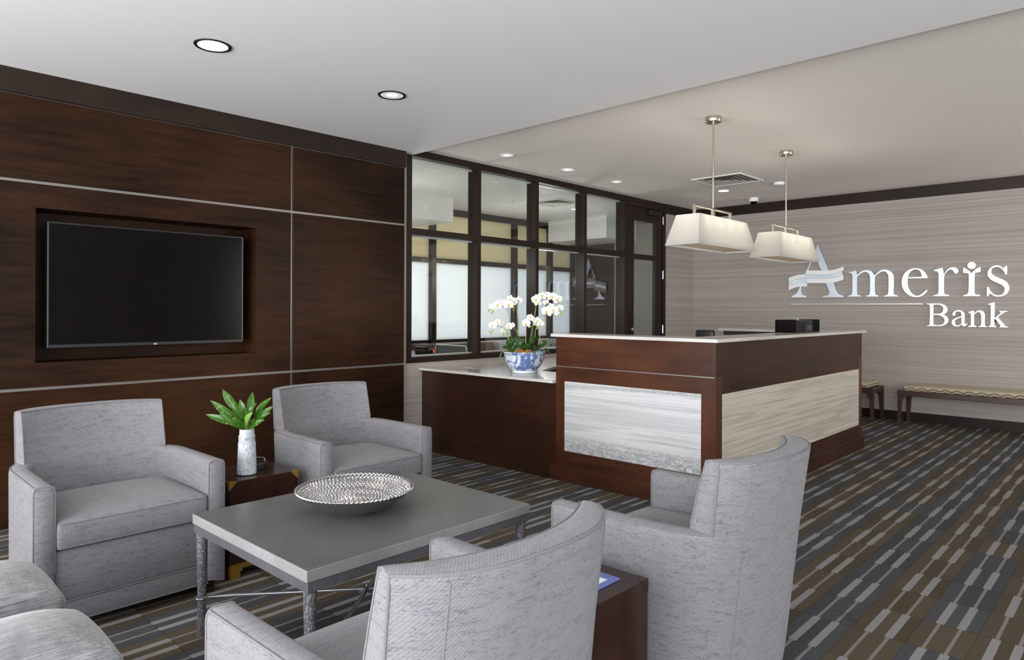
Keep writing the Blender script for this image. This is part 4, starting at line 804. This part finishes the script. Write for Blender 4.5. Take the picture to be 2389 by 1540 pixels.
FO = thing('foliage', 'fan of glossy green leaves standing in the white vase', 'plant', (1.604, 1.561, .66))
vt = Vector((1.604, 1.561, .672)); kpx = 3.30/1605/5.925
def fpx(x, y, d=0): return vt+RV*((x-590)*kpx)+ZV*((705-y)*kpx)+FV*d
LV = [((440, 350), (205, 152), 120, 'leaf', .03), ((500, 560), (110, 290), 105, 'leaf', -.03), ((450, 610), (70, 478), 95, 'leaf', -.05), ((610, 500), (485, 285), 100, 'leaf', .0), ((600, 520), (425, 350), 85, 'leaf', -.06), ((630, 480), (615, 198), 105, 'leaf', .05), ((620, 480), (735, 325), 75, 'leaf', -.01), ((740, 470), (905, 270), 105, 'leaf', .03), ((760, 540), (965, 375), 80, 'leaf', .0), ((780, 560), (965, 452), 55, 'leaf', -.04), ((640, 690), (892, 545), 80, 'leaf', -.05), ((612, 640), (748, 435), 110, 'leaf_pale', -.07), ((560, 700), (250, 450), 100, 'leaf', -.045), ((590, 690), (470, 500), 100, 'leaf', -.08), ((600, 700), (740, 560), 80, 'leaf', .02)]
sb = BM()
for a, b_, wd, m_, d_ in LV:
    A_ = fpx(*a, d_*.5).lerp(vt, .38); B_ = fpx(*b_, d_); leaf('leaf', A_, B_, wd*kpx*1.02, .012, M[m_], FO, face=(.55+random.uniform(-.3, .3), -.75, .45+random.uniform(-.35, .35)))
    tube(sb, [vt+Vector((random.uniform(-.012, .012), random.uniform(-.012, .012), -.12)), vt+(A_-vt)*.3, A_], .0022, 6)
obj('stem', sb, M['stem'], FO, True)
# coaster caddy
KD = thing('coaster_holder', 'round black coaster holder with handle behind the vase', 'coaster holder', (1.535, 1.652, .454))
bm = BM(); lathe(bm, [(0, 0), (.044, 0), (.045, .003), (.045, .030), (.042, .032), (.040, .028), (0, .028)], 36); obj('cup', bm, M['black'], KD, True, world=False)
hb = BM(); tube(hb, [(RV*-.034)+ZV*.03, RV*-.034+ZV*.052, RV*-.028+ZV*.056, RV*.028+ZV*.056, RV*.034+ZV*.052, RV*.034+ZV*.03], .003, 6); obj('handle', hb, M['iron'], KD, True, world=False)
bm = BM(); lathe(bm, [(0, .0285), (.038, .0285), (.038, .036), (0, .037)], 32); obj('coaster_stack', bm, M['black'], KD, True, world=False)
# leaflet on the second side table
LF = thing('leaflet', 'blue and white leaflet lying on the cube table behind the nearest armchair', 'leaflet', (3.60, 1.68, .454), .0)
obj('sheet', bx((-.085, -.075, 0), (.075, .045, .0035)), M['blue_print'], LF, world=False)
obj('picture', bx((-.08, -.070, .0035), (.055, .010, .0040)), M['pale_blue'], LF, world=False); obj('text_panel', bx((-.08, -.070, .0040), (.02, -.012, .0044)), M['paper'], LF, world=False); obj('picture', bx((.028, -.03, .0040), (.05, .004, .0044)), M['paper'], LF, world=False)
# ================================================================ ORCHID
OB = Vector((1.005, 4.235, .7394)); PO = thing('potted_orchid', 'white orchids in a blue and white porcelain bowl on the marble counter', 'potted plant', OB)
bm = BM(); lathe(bm, [(0, 0), (.098, 0), (.104, .006), (.101, .020), (.110, .030), (.138, .062), (.160, .105), (.171, .150), (.176, .166), (.178, .174), (.172, .177), (.166, .172), (.150, .12), (.09, .05), (0, .04)], 64); obj('porcelain_bowl', bm, M['delft'], PO, True, world=False)
bm = BM(); rows = [[Vector((r*math.cos(2*PI*k/40), r*math.sin(2*PI*k/40), .150+.022*(1-(r/.168)**2)+.012*mnoise.noise((r*30*math.cos(2*PI*k/40)*.6, r*30*math.sin(2*PI*k/40)*.6, 1)))) for k in range(40)] for r in (.002, .03, .06, .09, .12, .15, .166)]
grid(bm, rows, True); obj('moss', bm, M['moss'], PO, True, world=False)
for x, y, s_ in ((-.06, -.11, .035), (.05, -.115, .045), (.11, -.08, .04), (-.02, -.13, .028)):
    bm = BM(); bmesh.ops.create_icosphere(bm, subdivisions=3, radius=s_)
    for v in bm.verts: v.co *= 1+.25*mnoise.noise(v.co*45); v.co.z *= .7
    bmesh.ops.translate(bm, verts=bm.verts[:], vec=Vector((x, y, .172))+RV*.0); obj('moss_clump', bm, M['moss'], PO, True, world=False)
ko = 5.72/1605/7; oc = OB+ZV*.174
def opx(x, y, d=0): return oc+RV*((x-743)*ko)+ZV*((1070-y)*ko)+FV*d
def flower(c, size, face, roll):
    face = Vector(face).normalized(); a = face.cross(ZV); a.normalize(); b = a.cross(face).normalized()
    ca, sa = math.cos(roll), math.sin(roll); X_ = a*ca+b*sa; Y_ = b*ca-a*sa; bm = BM()
    for ang, ln, wd, off in ((90, .50, .34, .0), (215, .50, .32, .0), (325, .50, .32, .0), (10, .52, .56, .05), (170, .52, .56, .05)):
        r_ = math.radians(ang); d_ = X_*math.cos(r_)+Y_*math.sin(r_); s_ = Y_*math.cos(r_)-X_*math.sin(r_); rows = []
        for i in range(7):
            q = i/6; w_ = wd*size*(math.sin(PI*(q**.8)*.93+.10))**.7*.5 if q < 1 else .02*size
            rows.append([c+d_*ln*size*q+face*(off*size*.5+size*.12*math.sin(q*2.6)-abs(k)*size*.05)+s_*w_*k for k in (-1, -.5, 0, .5, 1)])
        grid(bm, rows)
    o = obj('flower', bm, M['petal'], PO, 70, fix=False)
    lb = BM(); bmesh.ops.create_icosphere(lb, subdivisions=2, radius=size*.10)
    for v in lb.verts: v.co = c+face*size*.12+Y_*(v.co.z*1.4-.05*size)+X_*v.co.x+face*v.co.y*1.2
    obj('lip', lb, M['lip'], o, True)
def bud(x, y, d=0, s_=14):
    bm = BM(); bmesh.ops.create_icosphere(bm, subdivisions=2, radius=s_*ko)
    for v in bm.verts: v.co.z *= 1.25
    bmesh.ops.translate(bm, verts=bm.verts[:], vec=opx(x, y, d)); obj('bud', bm, M['bud'], PO, True)
def stemc(pts, r=.0024):
    P2 = [opx(*p) for p in pts]; out = []
    for i in range(len(P2)-1):
        p0, p1, p2, p3 = P2[max(i-1, 0)], P2[i], P2[i+1], P2[min(i+2, len(P2)-1)]
        for k in range(5):
            t_ = k/5; out.append(.5*((2*p1)+(p2-p0)*t_+(2*p0-5*p1+4*p2-p3)*t_*t_+(3*p1-p0-3*p2+p3)*t_**3))
    out.append(P2[-1]); b = BM(); tube(b, out, r, 6); obj('stem', b, M['stem'], PO, True)
def stake(a, b_): b = BM(); tube(b, [opx(*a), opx(*b_)], .0026, 6); obj('stake', b, M['stake'], PO, True)
stemc([(525, 880, .0), (510, 700, 0), (490, 480, 0), (450, 380, -.01), (390, 340, -.02), (300, 340, -.03), (240, 370, -.03), (160, 400, -.03)])
stemc([(650, 860, .04), (648, 700, .04), (635, 480, .03), (610, 340, .03), (585, 300, .02), (540, 290, .02)])
stemc([(860, 880, .02), (880, 650, .02), (905, 480, .02), (935, 320, .02), (1000, 250, .0), (1090, 220, -.02), (1200, 222, -.03), (1320, 250, -.03)])
stemc([(960, 960, .0), (1010, 760, 0), (1050, 600, 0), (1080, 490, 0), (1140, 420, -.02), (1220, 380, -.03), (1300, 390, -.04), (1330, 450, -.04)])
stemc([(520, 960, -.04), (440, 740, -.05), (380, 675, -.05), (320, 655, -.06), (260, 680, -.06), (205, 745, -.06)])
stemc([(640, 800, .03), (600, 715, .02), (540, 700, .01), (480, 720, .0), (400, 780, .0)]); stemc([(840, 850, .05), (880, 600, .05), (893, 540, .05), (860, 560, .03)])
for a, b_ in (((522, 975, -.05), (395, 610, -.06)), ((650, 860, .045), (610, 250, .03)), ((762, 930, -.03), (768, 640, -.03)), ((862, 850, .05), (893, 560, .05)), ((905, 880, .02), (950, 560, .02)), ((962, 960, -.01), (1075, 480, .0)), ((900, 560, .02), (945, 215, .02)), ((645, 800, .04), (560, 650, .03)), ((486, 420, 0), (484, 340, 0))): stake(a, b_)
fc = (.62, -.74, .12)
FL = [(300, 310, 150, -.04), (215, 335, 105, -.03), (245, 355, 95, -.04), (340, 260, 95, -.02), (480, 300, 165, -.05), (415, 275, 120, -.02), (510, 215, 130, .0), (560, 265, 125, -.01), (640, 235, 130, .02), (590, 225, 95, .03), (930, 215, 150, .0), (960, 270, 120, .01), (1030, 165, 145, -.02), (1110, 145, 120, .0), (1180, 185, 160, -.04), (1215, 160, 110, -.02), (1280, 215, 150, -.03), (1090, 260, 95, .0), (1105, 410, 180, -.05), (1200, 390, 165, -.06), (1235, 420, 140, -.04), (1170, 330, 110, -.02), (1310, 360, 120, -.05), (305, 590, 110, -.08), (225, 640, 125, -.08), (370, 610, 70, -.06), (490, 655, 125, .0), (540, 640, 95, .01), (395, 725, 85, -.01), (440, 680, 80, .0), (770, 605, 140, -.05), (835, 515, 120, -.02), (790, 560, 95, -.03), (860, 550, 80, .0), (945, 570, 140, .0), (1010, 610, 110, .0), (930, 620, 90, .01)]
for x, y, s_, d_ in FL:
    flower(opx(x, y, d_), s_*ko*1.12, (fc[0]+random.uniform(-.35, .35), fc[1]+random.uniform(-.25, .25), fc[2]+random.uniform(-.25, .3)), random.uniform(-.35, .35))
for b_ in ((225, 415, -.03, 18), (160, 402, -.03, 14), (203, 445, -.03, 13), (568, 348, -.02, 16), (562, 388, -.02, 11), (1337, 238, -.04, 19), (1312, 270, -.04, 13), (1347, 275, -.04, 13), (1337, 448, -.05, 18), (1275, 475, -.05, 15), (1317, 492, -.05, 12), (208, 748, -.07, 17), (170, 735, -.07, 14), (196, 778, -.07, 12), (466, 772, -.03, 17), (397, 785, -.03, 14), (817, 660, -.05, 20), (838, 655, -.04, 14), (963, 675, -.01, 19), (950, 690, -.01, 13)): bud(*b_)
for a, b_, wd, d_ in (((540, 1040), (370, 990), 80, -.10), ((530, 1020), (450, 880), 95, -.06), ((560, 1000), (500, 820), 80, .0), ((600, 980), (640, 810), 120, .02), ((560, 1060), (650, 890), 90, -.09), ((620, 1060), (470, 1050), 70, -.12), ((720, 1000), (760, 850), 110, .0), ((770, 1060), (770, 920), 105, -.13), ((790, 960), (910, 890), 90, -.06), ((830, 930), (915, 830), 100, .02), ((880, 950), (940, 810), 80, .05), ((760, 1070), (620, 960), 100, -.10), ((920, 1020), (1055, 975), 90, -.10), ((960, 980), (1110, 900), 105, -.04), ((930, 1050), (880, 960), 80, -.12), ((1040, 1030), (1135, 1050), 60, -.10), ((690, 1075), (790, 1050), 70, -.13), ((850, 1000), (830, 900), 90, .0)):
    leaf('leaf', opx(*a, d_*.7), opx(*b_, d_), wd*ko*1.05, .012, M['orchid_leaf'], PO, face=(.5+random.uniform(-.3, .3), -.6, .6+random.uniform(-.3, .3)), fold=.2, mid=.6)
rt = BM()
for pts in (((400, 1035), (370, 1075), (345, 1130), (350, 1170), (338, 1215)), ((375, 1085), (355, 1120), (365, 1150)), ((1090, 1035), (1120, 1055), (1145, 1072))): tube(rt, [opx(*p, -.10) for p in pts], .0022, 6)
obj('aerial_root', rt, M['stem'], PO, True)
# ================================================================ DESK TOP AND BACKGROUND ITEMS
BXT = thing('card_holder', 'black acrylic organiser box on the marble counter', 'organiser', (2.64, 5.84, 1.084))
b = BM(); box(b, (-.085, -.26, 0), (.085, .26, .004)); box(b, (-.085, -.26, .004), (-.078, .26, .092)); box(b, (-.085, -.26, .004), (.085, -.254, .105)); box(b, (-.085, .254, .004), (.085, .26, .105)); box(b, (.05, -.254, .004), (.057, .254, .10)); box(b, (-.085, -.254, .094), (.05, .254, .100)); obj('tray', b, M['black_gloss'], BXT, world=False)
b = BM(); box(b, (.057, -.02, .012), (.080, .10, .06)); obj('card_pocket', b, M['black'], BXT, world=False)
obj('clear_back', bx((-.095, -.06, .09), (-.09, .24, .128)), M['glass'], BXT, world=False)
def bench(x0, x1, label):
    t = thing('bench', label, 'bench', ((x0+x1)/2, 8.67, 0), 0, 'upholstered benches under the sign'); h = (x1-x0)/2; yf, yb = -.208, .21
    fr = BM(); box(fr, (-h, yf, .330), (h, yf+.03, .388), .003, 1); box(fr, (-h, yb-.03, .330), (h, yb, .388), .003, 1); box(fr, (-h, yf+.03, .33), (-h+.035, yb-.03, .388), .003, 1); box(fr, (h-.035, yf+.03, .33), (h, yb-.03, .388), .003, 1); box(fr, (-h+.035, yf+.03, .36), (h-.035, yb-.03, .385)); obj('seat_frame', fr, M['bench_wood'], t, world=False)
    for sx in (-1, 1):
        for y in (yf, yb):
            b = BM(); yo = .05 if y < 0 else -.05; V = []
            for z, w_ in ((0, .028), (.27, .042), (.335, .075)): V.append([b.verts.new(p) for p in ((sx*h, y, z), (sx*(h-w_), y, z), (sx*(h-w_), y+yo*(.6+.4*z/.33), z), (sx*h, y+yo*(.6+.4*z/.33), z))])
            for A, B_ in zip(V, V[1:]):
                for i in range(4): j = (i+1) % 4; b.faces.new((A[i], A[j], B_[j], B_[i]))
            b.faces.new(V[0][::-1]); b.faces.new(V[-1]); obj('leg', b, M['bench_wood'], t, world=False)
    cs = cushion_mesh((-h+.055, yf+.012, .386), (h-.055, yb-.012, .440), .016, .012, 14); obj('cushion', cs, M['bench_fabric'], t, 50, world=False)
    return t
bench(2.737, 4.35, 'long upholstered bench under the sign lettering, cut by the right edge')
bench(.95, 2.492, 'upholstered bench mostly hidden behind the right end of the reception desk')
OC = thing('office_chair', 'black task chair behind the tall reception desk, only its top showing', 'chair', (2.02, 5.35, 0))
b = cushion_mesh((-.2, -.21, .43), (.2, .21, .50), .02, .02); obj('seat', b, M['black'], OC, 50, world=False)
b = BM(); box(b, (-.24, .17, .60), (.20, .215, 1.00), .03, 4); box(b, (-.16, .175, .95), (.02, .215, 1.092), .022, 4); obj('backrest', b, M['black'], OC, 50, world=False)
b = BM(); box(b, (-.03, .20, .44), (.03, .225, .70)); cyl(b, (0, 0, .09), (0, 0, .43), .025); obj('column', b, M['iron'], OC, world=False)
for k in range(5): b = BM(); a = 2*PI*k/5; tube(b, [(0, 0, .09), (.27*math.cos(a), .27*math.sin(a), .06)], [.022, .014], 8); lathe(b, [(0, 0), (.02, .0), (.025, .025), (.02, .05), (0, .05)], 12, (.27*math.cos(a), .27*math.sin(a), 0)); obj('leg', b, M['black'], OC, True, world=False)
# office behind the glass
GCh = thing('guest_chair', 'grey woven chair back inside the office behind the first pane', 'chair', (-.75, 4.95, 0))
b = BM(); rows = []
for i in range(9):
    z = .46+.405*i/8; rows.append([(-.24+.48*j/10, .02+.03*math.sin(i/8*2.5)-.05*(1-((j-5)/5)**2), z) for j in range(11)])
grid(b, rows); bmesh.ops.solidify(b, geom=b.faces[:], thickness=.03); obj('backrest', b, M['office_fabric'], GCh, True, world=False)
b = BM(); tube(b, [(-.25, .03, .44), (-.25, .03, .85), (-.235, .03, .872), (.235, .03, .872), (.25, .03, .85), (.25, .03, .44)], .010, 8); obj('back_frame', b, M['alu'], GCh, True, world=False)
obj('seat', cushion_mesh((-.24, -.46, .42), (.24, 0, .47), .015, .015), M['office_fabric'], GCh, 50, world=False)
for x, y in ((-.23, -.44), (.23, -.44), (-.23, .02), (.23, .02)): obj('leg', cyl(BM(), (x, y, 0), (x, y, .43), .011, 10), M['alu'], GCh, True, world=False)
def credenza(x0, y0, x1, y1, h, m, label, nd):
    t = thing('credenza', label, 'cabinet', ((x0+x1)/2, (y0+y1)/2, 0)); obj('body', bx((x0, y0, 0), (x1, y1, h), .003, 1), M[m], t)
    L_ = (y1-y0)/nd
    for k in range(nd):
        d_ = obj('door', bx((x1, y0+k*L_+.004, .05), (x1+.018, y0+(k+1)*L_-.004, h-.03), .002, 1), M[m], t); ya = y0+k*L_+(.05 if k % 2 else L_-.05)
        hb = BM(); tube(hb, [(x1+.018, ya, h-.22), (x1+.045, ya, h-.22), (x1+.045, ya, h-.07), (x1+.018, ya, h-.07)], .006, 6); obj('handle', hb, M['black'], d_, True)
    return t
credenza(-2.46, 5.75, -2.05, 6.95, .80, 'walnut', 'brown walnut cabinet inside the office behind the orchid', 3)
credenza(-2.46, 7.05, -2.05, 8.6, .80, 'grey_lam', 'pale grey cabinet with black handles inside the office', 4)
DK = thing('office_desk', 'dark office desk just inside the first glass pane', 'desk', (-1.75, 4.4, 0)); obj('desk_top', bx((-2.2, 3.5, .70), (-1.3, 5.55, .735), .003, 1), M['desk_dark'], DK); obj('side_panel', bx((-2.15, 3.55, 0), (-1.35, 3.59, .70)), M['desk_dark'], DK); obj('side_panel', bx((-2.15, 5.46, 0), (-1.35, 5.5, .70)), M['desk_dark'], DK)
PH = thing('desk_phone', 'black desk phone with red lamps on the office desk', 'phone', (-1.55, 5.30, .736)); obj('base', bx((-.1, -.1, 0), (.1, .1, .05), .01), M['black'], PH, world=False); obj('handset', bx((-.1, -.10, .05), (.1, -.04, .085), .012), M['black'], PH, world=False)
for z in (.012, .034): obj('lamp', bx((.0995, .02, z), (.104, .036, z+.012), .002, 1), M['led_red'], PH, world=False)
